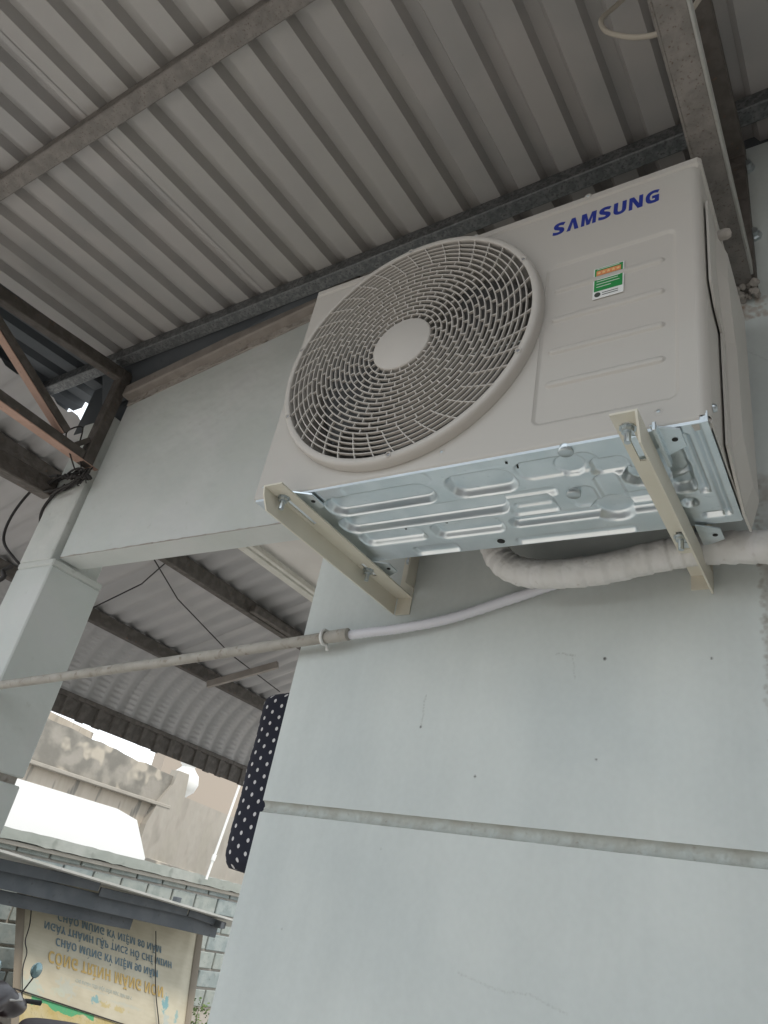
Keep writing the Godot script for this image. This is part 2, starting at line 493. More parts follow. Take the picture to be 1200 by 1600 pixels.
func build_wall():
	var xa := -0.175; var xb := 1.8
	var y1 := 3.45
	var gy := 1.710; var gr := 0.0125
	var w = thing("masonry_wall", "pale mint painted wall carrying the air conditioner, with one shallow horizontal groove", "wall", Vector3.ZERO)
	var m := StandardMaterial3D.new()
	m.albedo_texture = wall_texture()
	m.roughness = 0.72
	m.normal_enabled = true
	m.normal_texture = bumptex(91, 0.012, 5.0, 512, 4)
	m.normal_scale = 0.25
	m.cull_mode = BaseMaterial3D.CULL_DISABLED
	var lower := grid(2, 2, func(i: int, j: int): return Vector3(lerpf(xa, xb, i / 2.0), lerpf(GY, gy - gr, j / 2.0), 0.0))
	var upper := grid(2, 2, func(i: int, j: int): return Vector3(lerpf(xa, xb, i / 2.0), lerpf(gy + gr, y1, j / 2.0), 0.0))
	# give both sheets their uv in the wall picture
	for e in [lower, upper]:
		var arr: Array = e.surface_get_arrays(0)
		var uv := PackedVector2Array()
		for p in arr[Mesh.ARRAY_VERTEX]: uv.append(Vector2((p.x + 0.2) / 2.0, (3.45 - p.y) / (3.45 - GY)))
		arr[Mesh.ARRAY_TEX_UV] = uv
		e.clear_surfaces()
		e.add_surface_from_arrays(Mesh.PRIMITIVE_TRIANGLES, arr)
	put(lower, "lower_face", m, w)
	put(upper, "upper_face", m, w)
	put(grid(80, 10, func(i: int, j: int):
		var a := PI * j / 10.0
		var wob := 0.0006 * sin(i * 1.7) + 0.0004 * sin(i * 4.1)
		return Vector3(lerpf(xa, xb, i / 80.0), gy - cos(a) * (gr + (wob if j > 0 and j < 10 else 0.0)), -sin(a) * gr)), "groove", M.groove_dirt, w)
	# body behind the faces (left end profile keeps the groove notch)
	var poly := [Vector2(-0.2, GY), Vector2(-0.004, GY), Vector2(-0.004, gy - gr)]
	for k in 9:
		var a := PI * k / 8.0
		poly.append(Vector2(-0.004 - sin(a) * gr, gy - cos(a) * gr))
	poly.append_array([Vector2(-0.004, y1), Vector2(-0.2, y1)])
	put(mprism(poly, Vector3(xa, 0, 0), Vector3(0, 0, 1), Vector3.UP, Vector3(xb - xa, 0, 0)), "core", M.paint, w)

func build_beam_column():
	# lintel between column and wall
	var b = thing("lintel_beam", "pale painted lintel beam between the corner column and the air conditioner wall", "beam")
	put(mprism([Vector2(-1.425, 2.48), Vector2(-.176, 2.48), Vector2(-.176, 3.40), Vector2(-.40, 3.36), Vector2(-1.425, 3.186)], Vector3(0, 0, -0.095), Vector3.RIGHT, Vector3.UP, Vector3(0, 0, 0.095)), "painted_face", M.paint, b)
	var se := []
	for i in 61: se.append(Vector2(lerpf(-1.424, -.18, i / 60.0), 2.4805))
	for i in 61: se.append(Vector2(lerpf(-.18, -1.424, i / 60.0), 2.4825 + RNG.randf_range(0.0, .0035)))
	put(mprism(se, Vector3(0, 0, .0002), Vector3.RIGHT, Vector3.UP, Vector3(0, 0, .0012)), "stained_edge", M.render_brown, b)
	var poly := []
	for i in 41:                               # ragged unpainted render along the top
		var t := i / 40.0
		var x := lerpf(-1.425, -.40, t)
		poly.append(Vector2(x, lerpf(3.19, 3.364, t) + RNG.randf_range(-.006, .006)))
	for i in 3:
		var t := 1.0 - i / 2.0
		poly.append(Vector2(lerpf(-1.425, -.40, t), lerpf(3.19, 3.364, t) + 0.030))
	put(mprism(poly, Vector3(0, 0, -0.09), Vector3.RIGHT, Vector3.UP, Vector3(0, 0, 0.094)), "bare_render", M.render_brown, b)
	solo(mbar(Vector3(-1.44, 3.245, 0.016), Vector3(-.30, 3.437, 0.016), 0.045, 0.055, 0.005), "wall_plate_board", M.timber, "weathered brown timber plate lying along the lintel top under the purlin", "board")
	# column
	var c = thing("corner_column", "square pale column with a projecting band, standing left of the lintel", "column")
	put(mbox(Vector3(-1.5475, 2.80, -0.0875), Vector3(.195, .66, .215), 0.004), "upper_shaft", M.paint_old, c)
	put(mbox(Vector3(-1.53, 2.4575, -0.0925), Vector3(.222, .027, .227), 0.005), "band", M.paint_old, c)
	put(mbox(Vector3(-1.53, 2.0945, -0.0925), Vector3(.22, .699, .225), 0.005), "middle_shaft", M.paint, c)
	put(mbox(Vector3(-1.53, 1.7325, -0.0925), Vector3(.190, .025, .195), 0.0), "groove", M.render_brown, c)
	put(mbox(Vector3(-1.53, (1.72 + GY) * .5, -0.0925), Vector3(.22, 1.72 - GY, .225), 0.005), "lower_shaft", M.paint, c)

# corrugated sheet: profile across "u", running along "v"; returns mesh with thickness
func corrugated(o: Vector3, u: Vector3, v: Vector3, n: Vector3, ribs: int, pitch: float, pan: float, slope: float, h: float, thick := 0.0015) -> ArrayMesh:
	var pr := []
	var crown := pitch - pan - 2.0 * slope
	for k in ribs:
		var x := k * pitch
		pr.append_array([Vector2(x, 0), Vector2(x + pan, 0), Vector2(x + pan + slope, h), Vector2(x + pan + slope + crown, h)])
	pr.append(Vector2(ribs * pitch, 0))
	pr.append(Vector2(ribs * pitch + pan * 0.25, 0))
	var st := ns()
	var P := func(p: Vector2, t: float, e: float) -> Vector3: return o + u * p.x + n * (p.y + e) + v * t
	for i in pr.size() - 1:
		for e in [0.0, thick]:
			face(st, [P.call(pr[i], 0, e), P.call(pr[i + 1], 0, e), P.call(pr[i + 1], 1, e), P.call(pr[i], 1, e)], -n if e == 0.0 else n)
		for t in [0.0, 1.0]:
			face(st, [P.call(pr[i], t, 0.0), P.call(pr[i + 1], t, 0.0), P.call(pr[i + 1], t, thick), P.call(pr[i], t, thick)], v * (t * 2.0 - 1.0))
	return fin(st)

const TX := 0.038
const TZ := -0.10
func roof_y(x: float, z: float) -> float: return 3.456 + TX * x + TZ * (z - 0.1)

func build_canopy():
	var r = thing("canopy_roof", "grey-beige corrugated metal canopy with steel purlins, over the air conditioner", "roof")
	var n := Vector3(-TX, 1, -TZ).normalized()
	var pitch := 0.125
	var k := 0
	var x := -3.296
	while x < 3.2:
		var z1 := -0.04 if k > 1 else -0.10
		var z0 := 1.95
		var o := Vector3(x, roof_y(x, z0), z0) + n * (0.0018 * (k % 2))
		put(corrugated(o, Vector3(1, TX, 0).normalized(), Vector3(0, roof_y(0, z1) - roof_y(0, z0), z1 - z0), n, 7, pitch, 0.066, 0.013, 0.030), "roof_sheet", M.slate if k < 2 else (M.roof if k % 2 == 0 else M.roof_b), r)  # first two sheets slate: shade at the left end put into the colour
		x += pitch * 7 - 0.0
		k += 1
	for z in [0.095, 0.875, 1.66]:
		var m: Material = M.galv if z < 0.5 else M.steel_rust
		var a := Vector3(-3.3, roof_y(-3.3, z) - 0.026, z)
		var b := Vector3(3.3, roof_y(3.3, z) - 0.026, z)
		put(mbar(a, b, 0.05, 0.05, 0.003), "purlin", m, r)
	# added dark sheet: blocks light, stands for the void behind the wall top
	solo(mprism([Vector2(-1.80, 3.15), Vector2(3.2, 3.15), Vector2(3.2, 3.85), Vector2(-1.80, 3.66)], Vector3(0, 0, -0.0338), Vector3.RIGHT, Vector3.UP, Vector3(0, 0, 0.003)), "light_block_sheet", M.slate, "added dark upright sheet blocking light and standing for the void behind the wall top", "metal sheet")
	var sl := ns()  # dark sheet standing in for the shaded gap over the lintel
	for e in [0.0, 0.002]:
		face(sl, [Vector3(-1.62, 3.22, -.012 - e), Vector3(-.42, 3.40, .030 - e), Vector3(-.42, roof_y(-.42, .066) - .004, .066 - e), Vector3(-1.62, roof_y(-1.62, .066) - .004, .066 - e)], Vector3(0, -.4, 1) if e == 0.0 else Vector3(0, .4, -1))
	solo(fin(sl), "gap_shade_sheet", M.slate, "dark blue-grey leaning sheet standing in for the shade in the gap above the lintel", "metal sheet")

func build_trusses():
	# strut frame on the wall by the unit
	var a = thing("roof_truss", "rust-speckled steel truss bolted to the wall beside the air conditioner top", "truss", Vector3.ZERO, "roof trusses")
	var x := 0.886
	# lower chord: channel with its lip towards +x
	put(mbar(Vector3(x, 2.918, 0.012), Vector3(x, 2.93, 1.93), 0.05, 0.006, 0.001), "bottom_chord", M.steel_rust, a)
	put(mbar(Vector3(x + .0275, 2.938, 0.06), Vector3(x + .0275, 2.95, 1.93), 0.005, 0.046, 0.001), "chord_side", M.steel_pale, a)
	put(mbar(Vector3(x - .0275, 2.938, 0.06), Vector3(x - .0275, 2.95, 1.93), 0.005, 0.046, 0.001), "chord_side", M.steel_rust, a)
	put(mbar(Vector3(x + .005, 3.40, 0.012), Vector3(x + .005, 3.40 + TZ * 2.99, 1.93), 0.06, 0.05, 0.003), "top_chord", M.steel, a)
	put(mbar(Vector3(x + .005, 2.925, 0.0215), Vector3(x + .005, 3.375, 0.0215), 0.042, 0.055, 0.002, Vector3.RIGHT), "post", M.steel, a)
	put(mbar(Vector3(x, 2.96, 1.35), Vector3(x, 3.34, 0.75), 0.03, 0.03, 0.002), "brace", M.steel, a)
	for y in [3.364, 3.104]:
		var bolt = put(mlathe([Vector2(0.0, .022), Vector2(.011, .022), Vector2(.011, .010), Vector2(.017, .008), Vector2(.017, 0)], Vector3(x + .034, y, 0), Vector3(0, 0, 1), 8, false), "anchor_bolt", M.screw, a)
	var st := ns()
	for k in 26:
		var p := Vector3(x + RNG.randf_range(-.022, .03), 2.907 + RNG.randf_range(-.012, .016), RNG.randf_range(.004, .042))
		box(st, p, Vector3.ONE * RNG.randf_range(.008, .017), .003, Basis.from_euler(Vector3(RNG.randf(), RNG.randf(), RNG.randf()) * 3.0))
	put(fin(st), "weld_mortar", M.render_brown, a)
	# truss on the corner column
	var b = thing("roof_truss", "dark steel truss with pink-brown primed brace, resting on the corner column", "truss", Vector3.ZERO, "roof trusses")
	x = -1.455
	put(mbar(Vector3(x, 2.87, 0.05), Vector3(x, 3.33, 0.05), 0.045, 0.05, 0.003, Vector3.RIGHT), "post", M.steel, b)
	put(mbar(Vector3(x, 3.315, 0.03), Vector3(x, 3.315 - 0.13 * 1.88, 1.91), 0.045, 0.05, 0.003), "top_chord", M.steel, b)
	put(mbar(Vector3(x, 2.872, 0.0), Vector3(x, 2.885, 1.91), 0.05, 0.004, 0.001), "bottom_chord", M.primer, b)
	put(mbar(Vector3(x, 2.894, 0.076), Vector3(x, 2.907, 1.91), 0.046, 0.035, 0.001), "chord_body", M.steel, b)
	put(mbar(Vector3(x, 2.92, 0.185), Vector3(x, 3.16, 0.66), 0.04, 0.004, 0.001), "brace", M.primer, b)
	put(mbar(Vector3(x, 2.9385, 0.172), Vector3(x, 3.1785, 0.647), 0.038, 0.032, 0.001), "brace_body", M.steel, b)
	put(mbar(Vector3(x, 2.90, 0.13), Vector3(x, 2.97, 0.075), 0.03, 0.02, 0.002), "gusset", M.steel, b)
	# pair of beams behind the truss that carry the lower roof
	for q in [[Vector3(-1.66, 2.80, 0.02), Vector3(-1.72, 2.78, 0.75), .07, .07, M.steel], ]:
		solo(mbar(q[0], q[1], q[2], q[3], 0.004), "support_beam", q[4], "dark heavy steel beam under the pink-primed truss chord by the column", "beam")

# roof beyond the wall: falls to the left, rolled eave
const BM := 0.30
func back_y(x: float) -> float: return 3.30 + BM * (x + 1.92)

func build_back_roof():
	var r = thing("lower_roof", "pale corrugated roof with a rolled curved eave beyond the lintel opening", "roof")
	var th := atan(BM)
	# section polyline from high edge to fascia foot: points (x, y), and outward normal
	var sec := []
	var nrm := []
	var xs := -1.92
	var xe := -3.06
	for i in 7:
		var x := lerpf(xs, xe, i / 6.0)
		sec.append(Vector2(x, back_y(x)))
		nrm.append(Vector2(-sin(th), cos(th)))
	var rad := 0.47
	var cc: Vector2 = sec[-1] - Vector2(-sin(th), cos(th)) * rad
	var NA := 84
	for i in range(1, NA + 1):
		var a: float = lerpf(PI / 2 + th, PI, float(i) / NA)
		var d := Vector2(cos(a), sin(a))
		sec.append(cc + d * rad)
		nrm.append(d)
	sec.append(sec[-1] + Vector2(0, -0.012)); nrm.append(Vector2(-1, 0))
	var pitch := 0.136
	var rib := [[0.0, 0.0], [0.060, 0.0], [0.078, 1.0], [0.112, 1.0]]
	var z0 := 0.72
	for s in 8:                                 # eight sheets along z
		var zs := z0 - s * pitch * 5
		var prof := []
		for k in 5:
			for q in rib: prof.append(Vector2(k * pitch + q[0], q[1] * 0.020))
		prof.append(Vector2(5 * pitch, 0))
		prof.append(Vector2(5 * pitch + .045, 0))
		var ns_ := sec.size()
		put(grid(prof.size() - 1, ns_ - 1, func(i: int, j: int):
			var crimp := 0.0
			if j > 14 and j < ns_ - 4 and prof[i].y == 0.0: crimp = 0.007 * (0.5 - 0.5 * cos((j - 14) * TAU / 5.0)) * smoothstep(14.0, 40.0, float(j))
			var h: float = prof[i].y + crimp + 0.0016 * (s % 2)
			return Vector3(sec[j].x + nrm[j].x * h, sec[j].y + nrm[j].y * h, zs - prof[i].x)), "roof_sheet", M.roof_back, r)
		# upright ribbed fascia below the curve
		var st := ns()
		var fx: float = sec[-1].x
		for k in 5:
			var zc := zs - k * pitch
			var dy := 0.005 * sin(k * 2.0 + s)
			box(st, Vector3(fx - 0.012, 2.430, zc - pitch * .5), Vector3(0.004, 0.13, pitch), 0.0)
			prism(st, PackedVector2Array([Vector2(zc - .064, -.004), Vector2(zc - .074, .012), Vector2(zc - .122, .012), Vector2(zc - .132, -.004)]), Vector3(fx - .010, 2.362 - dy, 0), Vector3.BACK, Vector3.RIGHT, Vector3(0, .132, 0))
		put(fin(st), "fascia_sheet", M.steel, r)
	put(mbar(Vector3(sec[-1].x - .004, 2.497, z0), Vector3(sec[-1].x - .004, 2.497, -4.8), 0.03, 0.03, 0.003), "eave_angle", M.steel, r)
	for q in [[-3.06, 0.05, 0.08], [-2.262, 0.055, 0.09]]:
		var y: float = back_y(q[0]) - q[2] * .5 - 0.006
		put(mbar(Vector3(q[0], y, 0.7), Vector3(q[0], y, -4.8), q[1], q[2], 0.003), "purlin", M.steel, r)
	put(mbar(Vector3(-2.20, back_y(-2.2) - .09, -1.75), Vector3(-2.20, back_y(-2.2) - .09, -4.8), 0.045, 0.045, 0.003), "purlin", M.steel, r)
	put(mbar(Vector3(-1.90, 3.262, -0.55), Vector3(-1.90, 3.262, -4.8), 0.06, 0.02, 0.002), "edge_trim", M.trim, r)
	put(mbar(Vector3(-1.845, 3.275, -0.55), Vector3(-1.845, 3.275, -4.8), 0.03, 0.03, 0.002), "edge_trim", M.trim, r)
	solo(mbar(Vector3(-2.52, 3.03, -2.45), Vector3(-3.02, 2.84, -2.32), 0.03, 0.05, 0.003), "roof_strut", M.timber, "short brown strut crossing the dark purlin under the lower roof", "strut")
	# ceiling boards beside it
	var c = thing("ceiling", "off-white flat ceiling boards with thin joints beyond the lintel", "ceiling")
	for i in 3:
		for j in 4:
			put(mbox(Vector3(-1.90 + 0.31 + i * 0.604, 3.315, -0.66 - j * 1.05), Vector3(0.598, 0.012, 1.044), 0.002), "ceiling_board", M.board_white, c)
	# cables strung under that roof
	var pl := func(x: float, z: float, d: float) -> Vector3: return Vector3(x, back_y(x) - d, z)
	solo(mtube([pl.call(-2.28, -0.85, .03), pl.call(-2.55, -1.45, .035), pl.call(-2.75, -2.2, .035), pl.call(-2.85, -2.9, .03)], 0.004, 6), "roof_wire", M.black, "thin dark wire running along beneath the lower roof sheets", "wire")
	solo(mtube([pl.call(-3.02, -1.22, .03), pl.call(-2.6, -1.2, .035), pl.call(-2.33, -1.12, .03)], 0.0045, 6), "roof_wire", M.black, "thin dark wire stretched across between the lower roof purlins", "wire")

# ------------------------------------------------------------------ the unit
func rr(px: float, pz: float, x0: float, x1: float, z0: float, z1: float, r: float) -> float:
	var cx := (x0 + x1) * .5; var cz := (z0 + z1) * .5
	var qx := absf(px - cx) - (x1 - x0) * .5 + r
	var qz := absf(pz - cz) - (z1 - z0) * .5 + r
	return Vector2(maxf(qx, 0), maxf(qz, 0)).length() + minf(maxf(qx, qz), 0) - r

func pocket(sd: float, depth: float, w: float) -> float:
	w *= 0.66
	var t := clampf((w - sd) / (2.0 * w), 0.0, 1.0)
	return depth * 1.15 * lerpf(t, smoothstep(0.0, 1.0, t), 0.3)


func pan_h(x: float, z: float) -> float:
	var h := 0.0
	h = maxf(h, pocket(rr(x, z, .215, .405, .408, .449, .018), .0012, .004))
	h = maxf(h, pocket(rr(x, z, .150, .388, .352, .412, .028), .015, .006))
	h = maxf(h, pocket(rr(x, z, .136, .505, .283, .340, .026), .015, .006))
	h = maxf(h, pocket(rr(x, z, .480, .606, .318, .340, .010), .009, .005))
	h = maxf(h, pocket(rr(x, z, .424, .548, .350, .416, .026), .014, .007))
	h = maxf(h, pocket(rr(x, z, .148, .294, .226, .272, .016), .011, .006))
	h = maxf(h, pocket(rr(x, z, .320, .466, .220, .273, .018), .012, .006))
	h = maxf(h, pocket(rr(x, z, .502, .590, .264, .318, .010), .0065, .004) + pocket(rr(x, z, .512, .582, .283, .296, .005), .004, .003))
	h = maxf(h, pocket(rr(x, z, .486, .660, .228, .258, .010), .013, .005))
	h = maxf(h, pocket(Vector2(x - .682, z - .247).length() - .036, .015, .007))
	h = maxf(h, pocket(rr(x, z, .56, .70, .372, .424, .022), .004, .003))
	h = maxf(h, pocket(Vector2(x - .652, z - .394).length() - .027, .0075, .004))
	h = maxf(h, pocket(rr(x, z, .682, .742, .350, .398, .016), .010, .005))
	h = maxf(h, pocket(Vector2(x - .752, z - .335).length() - .026, .014, .006))
	h = maxf(h, pocket(rr(x, z, .676, .716, .27, .352, .010), .005, .004))
	h = maxf(h, pocket(rr(x, z, .622, .668, .270, .330, .014), .003, .003))
	h = maxf(h, pocket(rr(x, z, .712, .784, .262, .292, .006), .008, .004))
	h = maxf(h, pocket(rr(x, z, .708, .784, .226, .250, .006), .012, .005))
	h = maxf(h, pocket(rr(x, z, .785, .826, .272, .398, .014), .016, .007) + pocket(Vector2(x - .79, z - .335).length() - .04, .006, .004))
	h = maxf(h, pocket(rr(x, z, .8315, .8425, .262, .425, .003), .008, .003))
	h = maxf(h, pocket(rr(x, z, .8535, .8625, .185, .452, .002), .006, .003))
	h = maxf(h, pocket(rr(x, z, .820, .852, .184, .199, .004), .008, .004))
	h = maxf(h, pocket(rr(x, z, .797, .816, .226, .250, .008), .008, .005))
	h = maxf(h, pocket(rr(x, z, .806, .830, .426, .450, .006), .010, .005))
	h = maxf(h, pocket(rr(x, z, .455, .56, .426, .446, .008), .0010, .003))
	h = maxf(h, pocket(rr(x, z, .24, .34, .166, .196, .008), .006, .004))
	h = maxf(h, pocket(rr(x, z, .47, .70, .166, .186, .008), .006, .004))
	return h

func build_unit():
	var u = thing("air_conditioner", "beige outdoor air conditioner unit with large round fan grille, bracketed to the wall", "air conditioner", Vector3(0, 2.236, 0))
	var O := Vector3(0, -2.236, 0)
	var CX := 0.308; var CY := 2.541
	var yb := 2.234; var yt := 2.811
	# ---- front panel
	var st := ns()
	var RH := 0.286
	var N := 96
	var rx0 := 0.0; var rx1 := 0.602
	var rect_pt := func(a: float) -> Vector2:
		var d := Vector2(cos(a), sin(a))
		var tx: float = ((rx1 if d.x > 0 else rx0) - CX) / d.x if absf(d.x) > 1e-6 else 1e9
		var ty: float = ((yt if d.y > 0 else yb) - CY) / d.y if absf(d.y) > 1e-6 else 1e9
		return Vector2(CX, CY) + d * minf(tx, ty)
	var angs := []
	for k in N: angs.append(TAU * k / N)
	for c in [Vector2(rx0, yb), Vector2(rx1, yb), Vector2(rx0, yt), Vector2(rx1, yt)]: angs.append(fposmod((c - Vector2(CX, CY)).angle(), TAU))
	angs.sort()
	for k in angs.size():
		var a0: float = angs[k]
		var a1: float = angs[(k + 1) % angs.size()]
		var i0 := Vector2(CX, CY) + Vector2(cos(a0), sin(a0)) * RH
		var i1 := Vector2(CX, CY) + Vector2(cos(a1), sin(a1)) * RH
		var o0: Vector2 = rect_pt.call(a0)
		var o1: Vector2 = rect_pt.call(a1)
		face(st, [Vector3(i0.x, i0.y, .45) + O, Vector3(i1.x, i1.y, .45) + O, Vector3(o1.x, o1.y, .45) + O, Vector3(o0.x, o0.y, .45) + O], Vector3.BACK)
	put(fin(st), "front_panel", M.ac, u)
	var ribs := [2.589, 2.513, 2.436, 2.361]
	put(grid(176, 376, func(i: int, j: int):
		var x := lerpf(.602, .865, i / 176.0)
		var y := lerpf(yb, yt, j / 376.0)
		var h := pocket(rr(x, y, .604, .836, 2.277, 2.656, .014), -.0035, .0045)
		for ry in ribs: h += pocket(rr(x, y, .621, .816, ry - .0055, ry + .0055, .0055), .0036, .0028)
		return Vector3(x, y, .45 + h) + O), "service_panel", M.ac, u)
	st = ns(true)                               # rolled lower edge and rolled right corner
	for k in 6:
		var a0 := PI / 2 * k / 6.0
		var a1 := PI / 2 * (k + 1) / 6.0
		var p := func(a: float, x: float) -> Vector3: return Vector3(x, yb - sin(a) * .010, .44 + cos(a) * .010) + O
		face(st, [p.call(a0, 0.0), p.call(a0, .865), p.call(a1, .865), p.call(a1, 0.0)], Vector3(0, -sin(a0), cos(a0)))
		var q := func(a: float, y: float) -> Vector3: return Vector3(.865 + sin(a) * .015, y, .435 + cos(a) * .015) + O
		face(st, [q.call(a0, yb), q.call(a0, yt), q.call(a1, yt), q.call(a1, yb)], Vector3(sin(a0), 0, cos(a0)))
	face(st, [Vector3(.865, yb, .45) + O, Vector3(.88, yb, .435) + O, Vector3(.865, yb - .01, .44) + O], Vector3(1, -1, 1))
	face(st, [Vector3(.88, yb, .435) + O, Vector3(.876, yb - .01, .42) + O, Vector3(.865, yb - .01, .44) + O], Vector3(1, -1, 1))
	put(fin(st), "panel_edge", M.ac, u)
	st = ns()
	face(st, [Vector3(0, yb - .01, .44) + O, Vector3(.865, yb - .01, .44) + O, Vector3(.865, yb - .008, .425) + O, Vector3(0, yb - .008, .425) + O], Vector3.DOWN)
	put(fin(st), "panel_lip", M.ac, u)
	# ---- cabinet sides, back, lid
	put(mprism([Vector2(.14, yb - .006), Vector2(.435, yb - .006), Vector2(.435, yt), Vector2(.14, yt)], Vector3(.8775, 0, 0) + O, Vector3.BACK, Vector3.UP, Vector3(.0025, 0, 0)), "side_panel", M.ac, u)
	put(mprism([Vector2(.14, yb - .006), Vector2(.4495, yb - .006), Vector2(.4495, yt), Vector2(.14, yt)], Vector3(0, 0, 0) + O, Vector3.BACK, Vector3.UP, Vector3(.0025, 0, 0)), "side_panel", M.ac, u)
	put(mbox(Vector3(.44, (yb + yt) * .5, .143) + O, Vector3(.874, yt - yb - .01, .004), 0.0), "coil", M.coil, u)
	put(mbox(Vector3(.44, 2.8225, .2965) + O, Vector3(.887, .025, .313), 0.006), "top_cover", M.ac, u)
	put(mbox(Vector3(.606, (yb + yt) * .5, .29) + O, Vector3(.004, yt - yb - .02, .28), 0.0), "partition", M.ac_in, u)
	# ---- fan bell, fan, motor
	put(mlathe([Vector2(.286, .449), Vector2(.283, .440), Vector2(.280, .40), Vector2(.280, .33), Vector2(.292, .31)], Vector3(CX, CY, 0) + O, Vector3.BACK, 64), "fan_bell", M.bell, u)
	var fan := Node3D.new()
	fan.name = "fan"
	u.add_child(fan, true)
	fan.position = Vector3(CX, CY, .37) + O
	put(mlathe([Vector2(0, .045), Vector2(.055, .04), Vector2(.06, .03), Vector2(.06, -.04)], Vector3.ZERO, Vector3.BACK, 32), "fan_hub", M.ac_blade, fan)
	for b in 3:
		put(grid(14, 10, func(i: int, j: int):
			var t := i / 14.0
			var s := j / 10.0
			var rad := lerpf(.055, .262, t)
			var a := TAU * b / 3.0 + 0.6 + lerpf(-.55, .55, s) * lerpf(.8, 1.0, t) + t * .35
			return Vector3(cos(a) * rad, sin(a) * rad, lerpf(.035, -.04, s) + .01 * t)), "blade", M.ac_blade, fan)
	put(mlathe([Vector2(0, .30), Vector2(.05, .30), Vector2(.05, .16)], Vector3(CX, CY, 0) + O, Vector3.BACK, 24), "motor", M.ac_in, u)
	# ---- fan guard
	var G := Node3D.new()
	G.name = "fan_guard"
	u.add_child(G, true)
	G.position = Vector3(CX, CY, 0) + O
	put(mlathe([Vector2(.2975, .4505), Vector2(.2968, .464), Vector2(.2955, .4695), Vector2(.2925, .4725), Vector2(.289, .4735), Vector2(.2835, .4735), Vector2(.2815, .4725), Vector2(.281, .470), Vector2(.281, .456)], Vector3.ZERO, Vector3.BACK, 128), "rim", M.ac_guard, G)
	put(mlathe([Vector2(0, .4735), Vector2(.064, .4735), Vector2(.0668, .4720), Vector2(.0675, .469), Vector2(.0675, .460)], Vector3.ZERO, Vector3.BACK, 64), "hub_disc", M.ac_guard, G)
	st = ns()
	var nr := 18
	var rr_ := []
	for i in nr + 1: rr_.append(lerpf(.0672, .2815, i / float(nr)))
	for i in range(1, nr):
		var r: float = rr_[i]
		put(mlathe([Vector2(r + .0012, .4650), Vector2(r + .0012, .4709), Vector2(r + .0007, .4715), Vector2(r - .0007, .4715), Vector2(r - .0012, .4709), Vector2(r - .0012, .4650), Vector2(r + .0012, .4650)], Vector3.ZERO, Vector3.BACK, 96, false), "guard_ring", M.ac_guard, G)
	st = ns()
	for i in nr:
		var r0: float = rr_[i]
		var r1: float = rr_[i + 1]
		var cnt := 22 if i < 4 else (27 if i < 8 else (32 if i < 13 else 40))
		var off: float
		if i < 13: off = (0.5 if i % 2 == 1 else 0.0) + i * 0.06
		else: off = 0.0
		for k in cnt:
			var a: float = TAU * (k + off) / cnt
			if i >= 13: a += (i - 13) * 0.028
			var d0 := Vector3(cos(a), sin(a), 0)
			var a2: float = a + (0.028 if i >= 13 else 0.006)
			var d1 := Vector3(cos(a2), sin(a2), 0)
			bar(st, d0 * r0 + Vector3(0, 0, .4682), d1 * r1 + Vector3(0, 0, .4682), 0.0022, 0.005, 0.0, Vector3.BACK)
	tag(put(fin(st), "guard_spokes", M.ac_guard, G), "", "", "", "stuff")
	for a in [28.0, -22.0, 166.0, 206.0, 96.0, -84.0]:
		var p := Vector3(cos(deg_to_rad(a)), sin(deg_to_rad(a)), 0) * .2865
		put(mlathe([Vector2(0, .4725), Vector2(.0042, .4725), Vector2(.0047, .4752), Vector2(.0058, .4752), Vector2(.0066, .4736)], p, Vector3.BACK, 14), "screw_well", M.ac_guard, G)
		put(mlathe([Vector2(0, .4742), Vector2(.0026, .4742), Vector2(.0040, .4730)], p, Vector3.BACK, 10), "screw", M.coil, G)
	# ---- cabinet screws
	for q in [[.195, 2.827, .4535], [.43, 2.8255, .4535], [.675, 2.827, .4535], [.018, 2.255, .4495], [.436, 2.257, .4495], [.808, 2.255, .4495]]:
		var s = put(mlathe([Vector2(0, .0012), Vector2(.0032, .0016), Vector2(.0046, 0.0004), Vector2(.0062, .0014), Vector2(.0072, 0)], Vector3(q[0], q[1], q[2]) + O, Vector3.BACK, 14), "cabinet_screw", M.ac, u)
		put(mlathe([Vector2(0, .0024), Vector2(.0028, .0020), Vector2(.0036, .0008)], Vector3(q[0], q[1], q[2]) + O, Vector3.BACK, 10), "screw_head", M.screw, u)
	# ---- lettering
	var letters := ["S", "Λ", "M", "S", "U", "N", "G"]
	var wd := [.0235, .0235, .0290, .0235, .0240, .0255, .0245]
	var lx := .606
	for k in 7:
		if k == 1:                              # crossbar-less A
			put(mprism([Vector2(0, 0), Vector2(.0090, .0345), Vector2(.0165, .0345), Vector2(.0240, 0), Vector2(.0160, 0), Vector2(.0118, .0225), Vector2(.0075, 0)], Vector3(lx, 2.7455, .4502) + O, Vector3.RIGHT, Vector3.UP, Vector3(0, 0, .0004)), "logo_letter", M.logo, u)
			lx += wd[k] + .0050
			continue
		letter(letters[k], "logo_letter", M.logo, u, Vector3(lx, 2.7455, .4502) + O, Vector3(wd[k], 0, 0), Vector3(.0012, .0345, 0), true)
		lx += wd[k] + .0050
	# ---- energy label
	var lab = put(mbox(Vector3(.7215, 2.576, .4479) + O, Vector3(.055, .078, .0012), 0.0003), "energy_label", M.white_print, u)
	var L0 := Vector3(.7215, 2.576, .4486) + O
	put(mbox(L0 + Vector3(0, .008, 0), Vector3(.0505, .058, .0006), 0.0), "green_field", M.green, lab)
	put(mbox(L0 + Vector3(0, .0245, .0005), Vector3(.044, .012, .0005), 0.0), "star_band", M.orange, lab)
